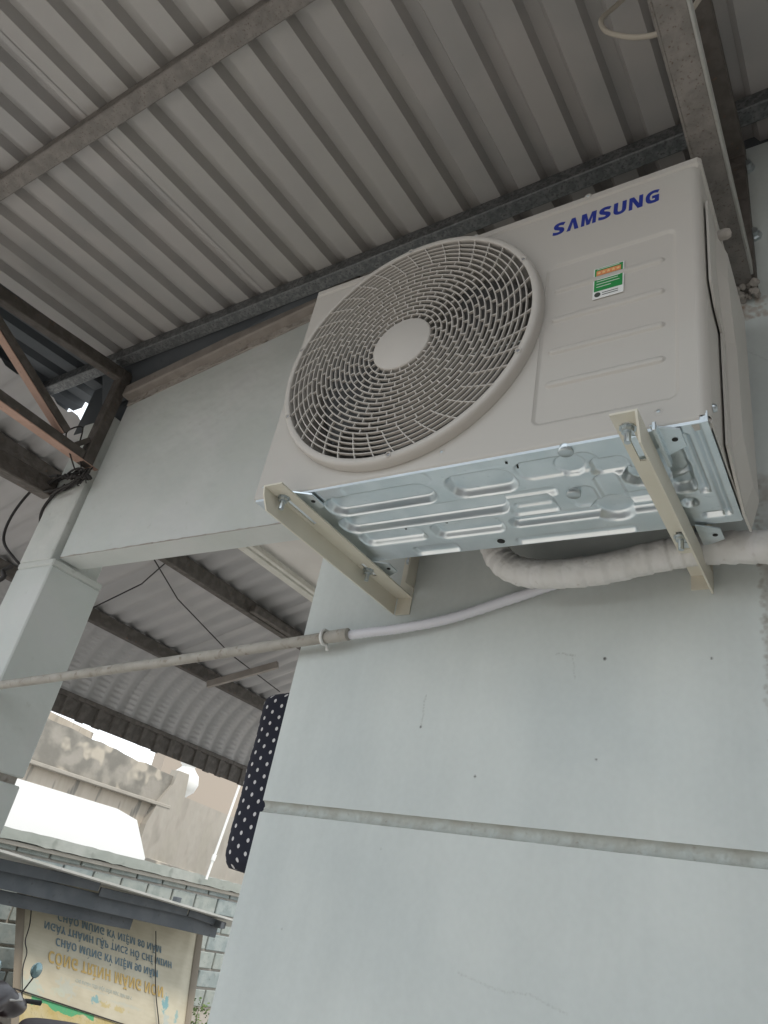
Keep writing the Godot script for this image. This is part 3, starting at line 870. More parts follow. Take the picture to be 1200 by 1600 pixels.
	for k in 5:
		var poly := []
		for j in 10:
			var rad := .0042 if j % 2 == 0 else .0019
			var a := PI / 2 + TAU * j / 10.0
			poly.append(Vector2(cos(a), sin(a)) * rad)
		put(mprism(poly, L0 + Vector3(-.0172 + k * .0086, .0245, .0008), Vector3.RIGHT, Vector3.UP, Vector3(0, 0, .0003)), "star", M.star, lab)
	for k in 6:
		var w: float = [.040, .030, .042, .038, .041, .026][k]
		var y: float = [.0345, .0135, .008, .003, -.004, -.011][k]
		put(mbox(L0 + Vector3(-.021 + w * .5, y, .0005), Vector3(w, .0012, .0003), 0.0), "print_line", M.white_print, lab)
	put(mlathe([Vector2(0, .0008), Vector2(.0055, .0008), Vector2(.0055, 0)], L0 + Vector3(-.0185, -.030, 0), Vector3.BACK, 16, false), "seal", M.ink, lab)
	for k in 2: put(mbox(L0 + Vector3(.004, -.0275 - k * .005, .0002), Vector3(.028, .0014, .0003), 0.0), "print_line", M.ink, lab)
	# ---- base pan
	var PY := 2.222
	var NX := 330; var NZ := 116
	var pan = put(grid(NX, NZ, func(i: int, j: int):
		var x := lerpf(.006, .874, float(i) / NX)
		var z := lerpf(.163, .4455, float(j) / NZ)
		return Vector3(x, PY + pan_h(x, z), z) + O, true), "base_pan", M.zinc, u)
	var rim := ns()
	box(rim, Vector3(.44, 2.230, .4465) + O, Vector3(.868, .016, .002), 0.0)
	box(rim, Vector3(.44, 2.232, .1620) + O, Vector3(.868, .020, .002), 0.0)
	box(rim, Vector3(.875, 2.232, .305) + O, Vector3(.002, .020, .285), 0.0)
	box(rim, Vector3(.005, 2.232, .305) + O, Vector3(.002, .020, .285), 0.0)
	put(fin(rim), "pan_flange", M.zinc, pan)
	for q in [[.661, .437], [.632, .315]]:
		put(mlathe([Vector2(.0125, 0.006), Vector2(.0125, -.004), Vector2(.0105, -.0055), Vector2(0, -.0055)], Vector3(q[0], PY, q[1]) + O, Vector3.UP, 20), "pan_plug", M.screw, pan)
	put(mlathe([Vector2(.008, 0.002), Vector2(.008, -.001), Vector2(0, -.001)], Vector3(.438, PY, .185) + O, Vector3.UP, 16, false), "drain_hole", M.rubber, pan)
	# printed arrow and torn slots on the pan
	for q in [[.556, .432, .004, .006], [.568, .414, .003, .014], [.256, .262, .004, .016], [.352, .264, .005, .018]]:
		put(mbox(Vector3(q[0], PY - .0006 + pan_h(q[0], q[1]), q[1]) + O, Vector3(q[2], .0008, q[3]), 0.0, Basis(Vector3.UP, .25)), "pan_mark", M.rubber, pan)
	# ---- mounting feet of the unit, above each bracket arm
	for xf in [.128, .748]:
		var right: bool = xf > .5
		for zc in [[.385, .468], [.095, .172]]:
			var zz := [zc[0], zc[1]]
			var xq: float = xf if not right else .812
			put(mprism([Vector2(xq - .012, zz[0]), Vector2(xq + .026, zz[0] + .02), Vector2(xq + .026, zz[1] - .02), Vector2(xq - .012, zz[1])], Vector3(0, 2.2155, 0) + O, Vector3.RIGHT, Vector3.BACK, Vector3(0, .003, 0)), "mounting_foot", M.zinc, u)
			put(mlathe([Vector2(.0045, 0), Vector2(.0045, -.0006), Vector2(0, -.0006)], Vector3(xq + .014, 2.2152, (zz[0] + zz[1]) * .5) + O, Vector3.UP, 12, false), "foot_hole", M.rubber, u)
	put(mbar(Vector3(.806, 2.214, .47) + O, Vector3(.806, 2.214, .37) + O, .006, .016, .001), "foot_rail", M.zinc, u)
	# ---- valve cover on the right side
	var vc := [Vector2(.150, 2.205), Vector2(.225, 2.196), Vector2(.352, 2.245), Vector2(.347, 2.318), Vector2(.343, 2.488), Vector2(.395, 2.500), Vector2(.428, 2.530), Vector2(.426, 2.735), Vector2(.395, 2.742), Vector2(.150, 2.742)]
	var cover = put(mprism(vc, Vector3(.8835, 0, 0) + O, Vector3.BACK, Vector3.UP, Vector3(.004, 0, 0)), "valve_cover", M.ac, u)
	var vb := [Vector2(.150, 2.212), Vector2(.222, 2.206), Vector2(.318, 2.262), Vector2(.320, 2.49), Vector2(.352, 2.540), Vector2(.372, 2.62), Vector2(.360, 2.72), Vector2(.150, 2.73)]
	var sv := ns()
	var inner := []
	for p in vb: inner.append(p + (Vector2(.24, 2.47) - p) * .16)
	for i in vb.size():
		var a: Vector2 = vb[i]; var b: Vector2 = vb[(i + 1) % vb.size()]
		var c: Vector2 = inner[i]; var d: Vector2 = inner[(i + 1) % vb.size()]
		face(sv, [Vector3(.8876, a.y, a.x) + O, Vector3(.8876, b.y, b.x) + O, Vector3(.903, d.y, d.x) + O, Vector3(.903, c.y, c.x) + O], Vector3(1, (a.y - 2.47) * 4, (a.x - .24) * 8))
	for i in range(1, vb.size() - 1):
		face(sv, [Vector3(.903, inner[0].y, inner[0].x) + O, Vector3(.903, inner[i].y, inner[i].x) + O, Vector3(.903, inner[i + 1].y, inner[i + 1].x) + O], Vector3.RIGHT)
	put(fin(sv), "cover_bulge", M.ac, cover)
	put(mlathe([Vector2(0, .006), Vector2(.006, .005), Vector2(.007, 0)], Vector3(.8805, 2.262, .425) + O, Vector3.RIGHT, 12), "side_bolt", M.screw, u)
	put(mlathe([Vector2(0, .024), Vector2(.008, .022), Vector2(.011, .015), Vector2(.010, 0)], Vector3(.887, 2.748, .33) + O, Vector3.RIGHT, 16), "cable_gland", M.render_brown, u)

func build_brackets():
	for k in 2:
		var left := k == 0
		var b = thing("wall_bracket", "cream steel angle bracket under the fan end of the air conditioner" if left else "cream steel angle bracket under the lettered service end of the air conditioner", "bracket", Vector3.ZERO, "brackets carrying the unit")
		var x0 := .086 if left else .757
		var x1 := .131 if left else .797
		var yt := 2.2085
		# arm: flat flange with slots (built as strips round the slots) and upright flange
		var st := ns()
		var xs := lerpf(x0, x1, .38) if left else lerpf(x0, x1, .42)
		var sw := .0055
		var slots := [[.36, .475], [.125, .185]] if left else [[.40, .50], [.11, .175]]
		var z1 := .522 if not left else .512
		var zs := [0.004, slots[1][0], slots[1][1], slots[0][0], slots[0][1], z1]
		var t := .0035
		for i in 5:
			var za: float = zs[i]; var zb: float = zs[i + 1]
			if i == 1 or i == 3:
				box(st, Vector3((x0 + xs - sw) * .5, yt - t * .5, (za + zb) * .5), Vector3(xs - sw - x0, t, zb - za), 0.0)
				box(st, Vector3((x1 + xs + sw) * .5, yt - t * .5, (za + zb) * .5), Vector3(x1 - xs - sw, t, zb - za), 0.0)
			else:
				box(st, Vector3((x0 + x1) * .5, yt - t * .5, (za + zb) * .5), Vector3(x1 - x0, t, zb - za), 0.0)
		put(fin(st), "arm", M.bracket, b)
		var xf := x0 if left else x1 - t
		var zf := z1 - .0
		put(mprism([Vector2(.004, yt - t), Vector2(zf, yt - t), Vector2(zf - (.004 if left else .0), yt - (.018 if left else .006)), Vector2(zf - .022, yt - .044), Vector2(.004, yt - .044)], Vector3(xf, 0, 0), Vector3.BACK, Vector3.UP, Vector3(t, 0, 0)), "arm_flange", M.bracket, b)
		# leg up the wall
		put(mprism([Vector2(x0 + (.006 if left else 0.0), 2.163 if left else 2.176), Vector2(x1, 2.163 if left else 2.176), Vector2(x1, 2.62), Vector2(x0 + (.006 if left else 0.0), 2.62)], Vector3(0, 0, .0006), Vector3.RIGHT, Vector3.UP, Vector3(0, 0, .0032)), "leg", M.bracket, b)
		put(mbox(Vector3(x1 - .0017 if not left else x1 - .0017, 2.42, .021), Vector3(.0034, .38, .036), 0.0), "leg_flange", M.bracket, b)
		put(mlathe([Vector2(0, .009), Vector2(.006, .008), Vector2(.007, .003), Vector2(.012, .003), Vector2(.012, 0)], Vector3((x0 + x1) * .5, 2.305, .004), Vector3.BACK, 8, false), "wall_screw", M.screw, b)
		for zb in ([.468, .155] if left else [.487, .158]):
			var p := Vector3(xs, yt - t, zb)
			put(mlathe([Vector2(.013, 0), Vector2(.013, -.002), Vector2(.0095, -.002), Vector2(.0095, -.009), Vector2(.005, -.009), Vector2(.005, -.027), Vector2(0, -.027)], p, Vector3.UP, 8, false), "bolt", M.screw, b)
		if not left:
			for q in [.455, .125]:
				put(mbox(Vector3(xs, yt - .0005, q - .02), Vector3(.010, .002, .05), 0.0), "washer_plate", M.zinc, b)

func build_pipes():
	# taped refrigerant line
	var pts := [Vector3(.352, 2.36, .10), Vector3(.360, 2.305, .085), Vector3(.385, 2.245, .078), Vector3(.43, 2.212, .075), Vector3(.50, 2.198, .075), Vector3(.60, 2.198, .075), Vector3(.705, 2.214, .075), Vector3(.78, 2.224, .072), Vector3(.86, 2.220, .072), Vector3(.95, 2.208, .072), Vector3(1.15, 2.17, .07), Vector3(1.5, 2.12, .07)]
	var path := smooth_path(pts, 22)
	var rad := []
	for i in path.size(): rad.append(.0295 + .0022 * fposmod(i * .115, 1.0) + RNG.randf_range(-.0004, .0004))
	solo(mtube(path, rad, 20), "insulated_pipe", M.wrap, "white taped refrigerant pipe looping out below the air conditioner", "pipe")
	# flexible drain hose
	var hp := smooth_path([Vector3(-.024, 2.105, .028), Vector3(.05, 2.112, .026), Vector3(.116, 2.118, .022), Vector3(.247, 2.138, .018), Vector3(.396, 2.177, .018), Vector3(.508, 2.207, .020), Vector3(.60, 2.225, .02)], 14)
	var hr := []
	for i in hp.size(): hr.append(.0105 if i % 2 == 0 else .0117)
	solo(mtube(hp, hr, 12), "drain_hose", M.hose, "thin white flexible drain hose running from the taped pipe to the grey conduit", "hose")
	# conduit that takes the hose away
	var a := Vector3(-.012, 2.1045, .036)
	var b := Vector3(-1.98, 1.928, .062)
	var c = thing("drain_conduit", "dusty grey plastic conduit sloping down across the opening to the column", "pipe")
	put(mtube([a, a.lerp(b, .3) + Vector3(0, -.006, 0), a.lerp(b, .65) + Vector3(0, -.006, 0), b], .0135, 18), "tube", M.pvc, c)
	put(mtube([a + Vector3(.004, 0, 0), a - Vector3(.055, .005, 0)], .0152, 18), "socket", M.pvc, c)
	var d := (b - a).normalized()
	var cp := a.lerp(b, .032)
	var st := ns(true)
	var ring := []
	for k in 17:
		var t := TAU * k / 16.0 * .72 - .6
		ring.append(cp + Vector3(0, cos(t), sin(t)) * .0172)
	ring.append(cp + Vector3(0, -.026, -.02))
	tube(st, ring, .0042, 8)
	put(fin(st), "clip", M.clip, c)

func build_cables():
	# pale cord hanging under the canopy
	solo(mtube(smooth_path([Vector3(.80, 3.33, .56), Vector3(.757, 3.24, .58), Vector3(.735, 3.169, .60), Vector3(.743, 3.122, .60), Vector3(.765, 3.085, .60), Vector3(.795, 3.050, .60), Vector3(.82, 3.030, .60), Vector3(.847, 3.018, .60), Vector3(.878, 3.022, .60), Vector3(.912, 3.060, .60), Vector3(.93, 3.13, .60), Vector3(.92, 3.30, .60)], 6), .0052, 8), "hanging_cord", M.cord, "pale loose cord hanging in a loop across the rust-speckled truss", "cord")
	# coil of black cable tied at the column
	var c = thing("cable_coil", "coil of thin black cable tied to the column face under the truss", "cable")
	for k in 5:
		var pts := []
		var cx := -1.525 + RNG.randf_range(-.02, .02)
		var cy := 2.805 + RNG.randf_range(-.012, .012)
		var wx := .115 + RNG.randf_range(-.02, .01)
		for i in 25:
			var a := TAU * i / 24.0
			pts.append(Vector3(cx + cos(a) * wx, cy + sin(a) * .036 * (1.0 - .5 * cos(a + k)) + .018 * cos(a), .045 + .018 * sin(a * 2 + k)))
		put(mtube(pts, .0042, 6), "loop", M.black, c)
	var knot := []
	for i in 30:
		var t := i / 29.0
		knot.append(Vector3(lerpf(-1.60, -1.375, t), 2.838 - .04 * t + .006 * sin(i * 1.9), .05 + .008 * cos(i * 2.3)))
	put(mtube(knot, .0075, 7), "tie_bundle", M.black, c)
	for k in 7:
		var p0 := Vector3(-1.42 + RNG.randf_range(-.03, .04), 2.815 + RNG.randf_range(-.02, .02), .05)
		put(mtube(smooth_path([p0, p0 + Vector3(RNG.randf_range(-.04, .04), RNG.randf_range(-.05, .02), .01), p0 + Vector3(RNG.randf_range(-.05, .05), RNG.randf_range(-.05, .01), 0)], 4), .0022, 5), "wire_end", M.black, c)
	solo(mtube(smooth_path([Vector3(-1.58, 2.84, .04), Vector3(-1.68, 2.86, .04), Vector3(-1.76, 2.79, .05), Vector3(-1.81, 2.68, .05), Vector3(-1.80, 2.58, .04), Vector3(-1.70, 2.50, .02), Vector3(-1.66, 2.46, -.05)], 6), .0058, 8), "drooping_cable", M.black, "black cable drooping in a wide arc left of the column top", "cable")
	solo(mtube(smooth_path([Vector3(-1.55, 2.80, .035), Vector3(-1.62, 2.755, .03), Vector3(-1.655, 2.69, .02), Vector3(-1.662, 2.62, -.02)], 6), .0062, 8), "drooping_cable", M.black, "short thick black cable bending round the column edge below the coil", "cable")
	solo(mtube(smooth_path([Vector3(-1.44, 2.84, .06), Vector3(-1.47, 2.93, .09), Vector3(-1.455, 3.0, .12), Vector3(-1.47, 2.95, .16), Vector3(-1.45, 2.88, .13), Vector3(-1.46, 2.83, .07)], 6), .003, 6), "loose_wire", M.black, "thin dark loose wire tangled round the truss foot on the column", "wire")
	solo(mtube(smooth_path([Vector3(-1.66, 2.455, .03), Vector3(-1.68, 2.43, .045), Vector3(-1.665, 2.405, .04), Vector3(-1.69, 2.38, .045), Vector3(-1.675, 2.35, .04), Vector3(-1.70, 2.32, .04)], 5), .009, 7), "cable_knot", M.black, "knotted black cable wrapped at the column's left corner by the band", "cable")

func build_padded_board():
	# polka-dot fabric print
	var S := 512
	var im := Image.create(S, S, false, Image.FORMAT_RGB8)
	im.fill(lin(.012, .013, .026))
	var dc := lin(.62, .60, .60)
	var cell := 64
	for gy in S / cell:
		for gx in S / cell:
			var cxy := Vector2((gx + .5) * cell, (gy + (.25 if gx % 2 == 0 else .75)) * cell)
			for yy in range(-12, 13):
				for xx in range(-12, 13):
					if Vector2(xx, yy).length() <= 10.5: im.set_pixel(posmod(int(cxy.x) + xx, S), posmod(int(cxy.y) + yy, S), dc)
	var m := StandardMaterial3D.new()
	m.albedo_texture = ImageTexture.create_from_image(im)
	m.roughness = 0.9
	m.cull_mode = BaseMaterial3D.CULL_DISABLED
	m.uv1_scale = Vector3(1.0, 1.0, 1.0)
	# padded slab: superellipse cross-section swept in height with rounded ends
	var NU := 64; var NV := 60
	var cx := -.252; var cz := -.26
	var g := grid(NU, NV, func(i: int, j: int):
		var t := float(j) / NV
		var y := lerpf(1.588, 2.068, t)
		var e := clampf(minf(t, 1.0 - t) / .09, 0.0, 1.0)
		var sc := sqrt(1.0 - pow(1.0 - e, 2.2))
		if j == 0 or j == NV: sc = 0.02
		var a := -TAU * i / NU
		var ca := cos(a); var sa := sin(a)
		var hx := .225 * lerpf(.80, 1.0, sc) * (1.0 if sc > .05 else .6)
		var hz := .055 * sc
		return Vector3(cx + signf(ca) * pow(absf(ca), .55) * hx + .0015 * sin(y * 40.0), y + .010 * sin(ca * 2.0) * (1.0 - e), cz + signf(sa) * pow(absf(sa), .8) * hz))
	var arr: Array = g.surface_get_arrays(0)
	var uv := PackedVector2Array()
	for j in NV + 1:
		var acc := 0.0
		for i in NU + 1:
			var k := j * (NU + 1) + i
			var v: Vector3 = arr[Mesh.ARRAY_VERTEX][k]
			var mid: Vector3 = arr[Mesh.ARRAY_VERTEX][(NV / 2) * (NU + 1) + i]
			if i > 0: acc += mid.distance_to(arr[Mesh.ARRAY_VERTEX][(NV / 2) * (NU + 1) + i - 1])
			uv.append(Vector2(acc / .256, v.y / .256))
	arr[Mesh.ARRAY_TEX_UV] = uv
	g.clear_surfaces()
	g.add_surface_from_arrays(Mesh.PRIMITIVE_TRIANGLES, arr)
	solo(g, "padded_board", m, "navy padded board cover with white polka dots hanging behind the wall edge", "padded board")

# ------------------------------------------------------------------ beyond
func build_yard():
	var gr = put(mbox(Vector3(-10, GY - .05, -5), Vector3(300, .1, 300), 0.0), "ground", M.ground, self)
	tag(gr, "", "", "", "structure")
	tag(put(mbox(Vector3(-.8, GY + .002, .1), Vector3(8.0, .012, 8.2), 0.0), "paving", M.paving, self), "", "", "", "structure")  # pale floor out of view, extended to bounce light upward
	tag(put(mbox(Vector3(-2, GY - .0, 10.25), Vector3(60, .008, 12.0), 0.0), "road", M.asphalt, self), "", "", "", "structure")  # unseen dark strip, added so the base pan reflects dark

	# unseen house walls added to block light and darken reflections under the canopy
	var sw = thing("added_side_house", "unseen plastered house wall added to cut light from the service side of the canopy", "house")
	put(mbox(Vector3(3.25, 1.6, 2.0), Vector3(.2, 3.6, 4.2), 0.0), "wall", M.pink_house, sw)
	var rh = thing("added_rear_house", "unseen pale painted house wall added behind the air conditioner wall to block sky light", "house")  # unseen walls, put in to keep sky light off the column side
	put(mbox(Vector3(.09, 1.58, -2.7), Vector3(.18, 3.46, 4.98), 0.0), "side_wall", M.paint, rh)
	put(mbox(Vector3(.9, 1.58, -5.3), Vector3(1.8, 3.46, .18), 0.0), "back_wall", M.paint, rh)
	var oh = thing("added_front_house", "unseen low dark house added opposite the air conditioner to darken reflections", "house")  # unseen, added dark so the base pan pockets reflect dark
	put(mbox(Vector3(-1.0, 1.05, 8.4), Vector3(18, 2.5, .4), 0.0), "wall", M.dark_house, oh)
	put(mbox(Vector3(-1.0, 2.36, 8.3), Vector3(18.4, .12, .9), 0.0), "roof_edge", M.dark_house, oh)
	for q in [-5.0, -1.5, 2.0]:
		put(mbox(Vector3(q, 1.2, 8.18), Vector3(1.1, 1.2, .06), 0.01), "window", M.slate, oh)

	# block wall with coping, behind the banner
	var w = thing("block_wall", "grey-green concrete block wall with mossy coping across the yard", "wall")
	put(mbox(Vector3(-6.42, .77, -6.6), Vector3(.16, 1.84, 8.6), 0.0), "mortar", M.mortar, w)
	var row := 0
	var y := 0.42
	while y < 1.66:
		var z := -2.95 - (0.2 if row % 2 else 0.0)
		while z > -8.2:
			put(mbox(Vector3(-6.33, y + .092 + RNG.randf_range(-.003, .003), z), Vector3(.04 + RNG.randf_range(-.006, .006), .172, .376), 0.008), "block", M.block if RNG.randf() < .5 else M.block_b, w)
			z -= .40
		y += .195
		row += 1
	var cop := []
	for i in 70:
		var t := i / 69.0
		cop.append(Vector2(lerpf(-2.6, -10.2, t), 1.685 + RNG.randf_range(-.008, .008)))
	for i in 70:
		var t := 1.0 - i / 69.0
		cop.append(Vector2(lerpf(-2.6, -10.2, t), 1.785 + RNG.randf_range(-.006, .006)))
	put(mprism(cop, Vector3(-6.24, 0, 0), Vector3.BACK, Vector3.UP, Vector3(-.26, 0, 0)), "coping", M.coping, w)
	put(mbar(Vector3(-6.29, 1.66, -2.6), Vector3(-6.29, 1.66, -10.0), .05, .04, .004), "coping_ledge", M.grey_render, w)

	# white house wall in full light
	solo(mprism([Vector2(-2.5, 0.0), Vector2(-5.9, 0.0), Vector2(-5.88, 1.85), Vector2(-5.56, 2.24), Vector2(-5.2, 2.3), Vector2(-2.5, 2.3)], Vector3(-7.2, 0, 0), Vector3.BACK, Vector3.UP, Vector3(.1, 0, 0)), "white_wall", M.white_wall, "bright white wall in daylight between block wall and stained parapet", "wall")
	# weathered parapet
	var p = thing("weathered_parapet", "blackened flaking concrete parapet with a projecting ledge", "parapet")
	var ragged := []
	for i in 30:
		var t := i / 29.0
		ragged.append(Vector2(lerpf(-2.8, -6.85, t), lerpf(3.25, 3.02, t) + RNG.randf_range(-.015, .015)))
	ragged.append_array([Vector2(-6.85, 2.60), Vector2(-2.8, 2.64)])
	put(mprism(ragged, Vector3(-8.3, 0, 0), Vector3.BACK, Vector3.UP, Vector3(.3, 0, 0)), "upper_band", M.old_plaster, p)
	put(mbar(Vector3(-7.99, 2.615, -2.8), Vector3(-7.99, 2.60, -6.8), .12, .045, .006), "ledge", M.grey_render, p)
	var low := []
	for i in 30:
		var t := i / 29.0
		low.append(Vector2(lerpf(-2.8, -6.6, t), lerpf(2.44, 2.26, t) + RNG.randf_range(-.03, .03)))
	low.append_array([Vector2(-6.6, 2.59), Vector2(-2.8, 2.61)])
	put(mprism(low, Vector3(-8.35, 0, 0), Vector3.BACK, Vector3.UP, Vector3(.3, 0, 0)), "lower_band", M.old_plaster2, p)
	# grey gable
	var gb = thing("grey_gable", "grey streaked rendered gable wall right of the blackened parapet", "wall")
	put(mprism([Vector2(-6.45, 0.2), Vector2(-6.45, 2.3), Vector2(-6.55, 2.62), Vector2(-6.72, 2.9), Vector2(-6.75, 3.12), Vector2(-6.98, 3.12), Vector2(-7.02, 2.8), Vector2(-9.4, 2.70), Vector2(-9.4, 0.2)], Vector3(-8.1, 0, 0), Vector3.BACK, Vector3.UP, Vector3(.16, 0, 0)), "render", M.grey_render, gb)
	put(mbar(Vector3(-7.93, 1.86, -6.5), Vector3(-7.93, 1.74, -9.4), .10, .09, .012), "broken_ledge", M.old_plaster, gb)
	# lilac-grey roof edge behind parapet, beige house
	solo(mbox(Vector3(-10.5, 2.9, -10.3), Vector3(.3, 4.2, 3.6), 0.0), "beige_house", M.beige_wall, "plain beige house wall far behind the grey gable", "house")
	solo(mprism([Vector2(-3.2, 3.25), Vector2(-6.0, 3.25), Vector2(-6.0, 3.42), Vector2(-3.2, 3.62)], Vector3(-9.2, 0, 0), Vector3.BACK, Vector3.UP, Vector3(-.2, 0, 0)), "grey_rooftop", M.old_plaster2, "pale roof edge showing just above the blackened parapet", "roof")
	# turned white finial
	solo(mlathe([Vector2(.16, -.42), Vector2(.16, -.36), Vector2(.11, -.33), Vector2(.10, -.28), Vector2(.19, -.20), Vector2(.23, -.08), Vector2(.20, .04), Vector2(.12, .12), Vector2(.10, .16), Vector2(.14, .19), Vector2(.13, .25), Vector2(.06, .33), Vector2(0, .36)].map(func(v): return Vector2(v.x, v.y)), Vector3(-8.3, 3.13, -7.25), Vector3.UP, 28), "finial", M.clip, "white turned ornament standing on the grey gable", "ornament")
	# white pole
	var pole = thing("drain_pole", "thin white upright pipe with a joint in front of the grey gable", "pipe")
	put(mtube([Vector3(-6.0, 1.74, -5.92), Vector3(-6.0, 3.2, -6.10)], .016, 12), "tube", M.clip, pole)
	put(mtube([Vector3(-6.0, 1.95, -5.945), Vector3(-6.0, 2.02, -5.955)], .026, 12), "joint", M.clip, pole)

	# low awning: pale sheet edge on dark planks
	var aw = thing("awning", "low awning with a bright sheet edge on dark slate-grey planks", "awning")
	var st := ns()
	face(st, [Vector3(-4.98, 1.60, -2.0), Vector3(-4.98, 1.375, -6.0), Vector3(-5.9, 1.31, -6.0), Vector3(-5.9, 1.53, -2.0)], Vector3.UP)
	face(st, [Vector3(-4.98, 1.582, -2.0), Vector3(-4.98, 1.357, -6.0), Vector3(-5.9, 1.29, -6.0), Vector3(-5.9, 1.51, -2.0)], Vector3.DOWN)
	face(st, [Vector3(-4.98, 1.60, -2.0), Vector3(-4.98, 1.375, -6.0), Vector3(-4.98, 1.357, -6.0), Vector3(-4.98, 1.582, -2.0)], Vector3.RIGHT)
	put(fin(st), "sheet", M.awning, aw)
	for q in [[Vector3(-5.10, 1.47, -2.2), Vector3(-5.10, 1.455, -3.68), .02, .085], [Vector3(-5.10, 1.415, -3.70), Vector3(-5.10, 1.39, -4.85), .02, .075], [Vector3(-5.10, 1.385, -4.87), Vector3(-5.10, 1.33, -5.45), .02, .06], [Vector3(-5.16, 1.385, -2.2), Vector3(-5.16, 1.272, -5.40), .03, .135], [Vector3(-5.26, 1.255, -2.2), Vector3(-5.26, 1.200, -4.32), .03, .10]]:
		put(mbar(q[0], q[1], q[2], q[3], .004), "plank", M.slate, aw)
	for q in [-2.5, -5.3]:
		put(mbar(Vector3(-5.75, GY, q), Vector3(-5.75, 1.5, q), .07, .07, .004, Vector3.RIGHT), "post", M.slate, aw)
	put(mbar(Vector3(-5.0, 1.33, -5.3), Vector3(-5.85, 1.36, -5.3), .05, .06, .004), "rafter", M.slate, aw)
	put(mbar(Vector3(-5.0, 1.48, -2.5), Vector3(-5.85, 1.54, -2.5), .05, .06, .004), "rafter", M.slate, aw)

	build_banner()
	build_motorbike()
	# weeds at the foot of the block wall
	for q in [[-6.15, .33, -6.52, .09, 71, "tallest small-leaved weed against the block wall beside the banner edge"], [-6.1, .05, -6.33, .12, 72, "bushy middle-height weed at the block wall beside the banner edge"], [-6.1, -.05, -6.05, .15, 73, "low spreading weed at the foot of the block wall by the banner"]]:
		var plant = thing("weed_plant", q[5], "plant", Vector3(q[0], GY, q[2]), "weeds by the block wall")
		var rn := RandomNumberGenerator.new()
		rn.seed = q[4]
		var top: float = q[1] + .35
		put(mtube([Vector3.ZERO, Vector3(.02, top * .5, .01), Vector3(0, top - GY - .25, 0)], [.008, .006, .003], 6), "stem", M.bark, plant)
		for mi in 2:
			var sl := ns()
			for k in 60:
				var c := Vector3(rn.randfn() * q[3], top - GY - .3 + rn.randfn() * q[3], rn.randfn() * q[3])
				var ax := Vector3(rn.randf_range(-1, 1), rn.randf_range(-.3, 1), rn.randf_range(-1, 1)).normalized()
				var sd := ax.cross(Vector3(rn.randf_range(-1, 1), rn.randf_range(-1, 1), rn.randf_range(-1, 1))).normalized()
				var L := rn.randf_range(.03, .055)
				face(sl, [c, c + ax * L * .5 + sd * L * .28, c + ax * L, c + ax * L * .5 - sd * L * .28], ax.cross(sd))
			put(fin(sl), "leaves", M.leaf if mi == 0 else M.leaf_b, plant)

# a row of capitals; marks that the font lacks are added stroke by stroke
func letter_row(txt: String, m: Material, parent: Node, o: Vector3, ux: Vector3, uy: Vector3):
	var base := {"Ừ": ["U", "grave_horn"], "Ỷ": ["Y", "hook"], "Ệ": ["Ê", "dot"], "Ậ": ["Â", "dot"], "Ồ": ["Ô", "grave"], "Ộ": ["Ô", "dot"], "Ể": ["Ê", "hook"], "Ọ": ["O", "dot"]}
	var plain := ""
	for ch in txt: plain += base[ch][0] if base.has(ch) else ch
	var node = letter(plain, "lettering", m, parent, o, ux, uy)
	var f := font()
	var total := f.get_string_size(plain, HORIZONTAL_ALIGNMENT_LEFT, -1, 64).x
	var w := ux.length()
	var ex := ux.normalized()
	var h := uy.length()
	var ey := uy.normalized()
	var n := ux.cross(uy).normalized()
	var bs := Basis(ex, ey, n)
	for i in txt.length():
		var ch := txt[i]
		if not base.has(ch): continue
		var xa := f.get_string_size(plain.substr(0, i), HORIZONTAL_ALIGNMENT_LEFT, -1, 64).x / total * w
		var xb := f.get_string_size(plain.substr(0, i + 1), HORIZONTAL_ALIGNMENT_LEFT, -1, 64).x / total * w
		var c := o + ex * (xa + xb) * .5
		var k: String = base[ch][1]
		if k == "dot": put(mbox(c - ey * h * .10, Vector3(h * .12, h * .12, .002), 0.0, bs), "accent", m, parent)
		if k.begins_with("grave"): put(mbox(c + ey * h * 1.0, Vector3(h * .22, h * .07, .002), 0.0, bs * Basis(Vector3.BACK, -.6)), "accent", m, parent)
		if k == "hook": put(mbox(c + ey * h * 1.0, Vector3(h * .08, h * .18, .002), 0.0, bs), "accent", m, parent)
		if k == "grave_horn": put(mbox(c + ex * (xb - xa) * .42 + ey * h * .72, Vector3(h * .12, h * .10, .002), 0.0, bs), "accent", m, parent)
	return node

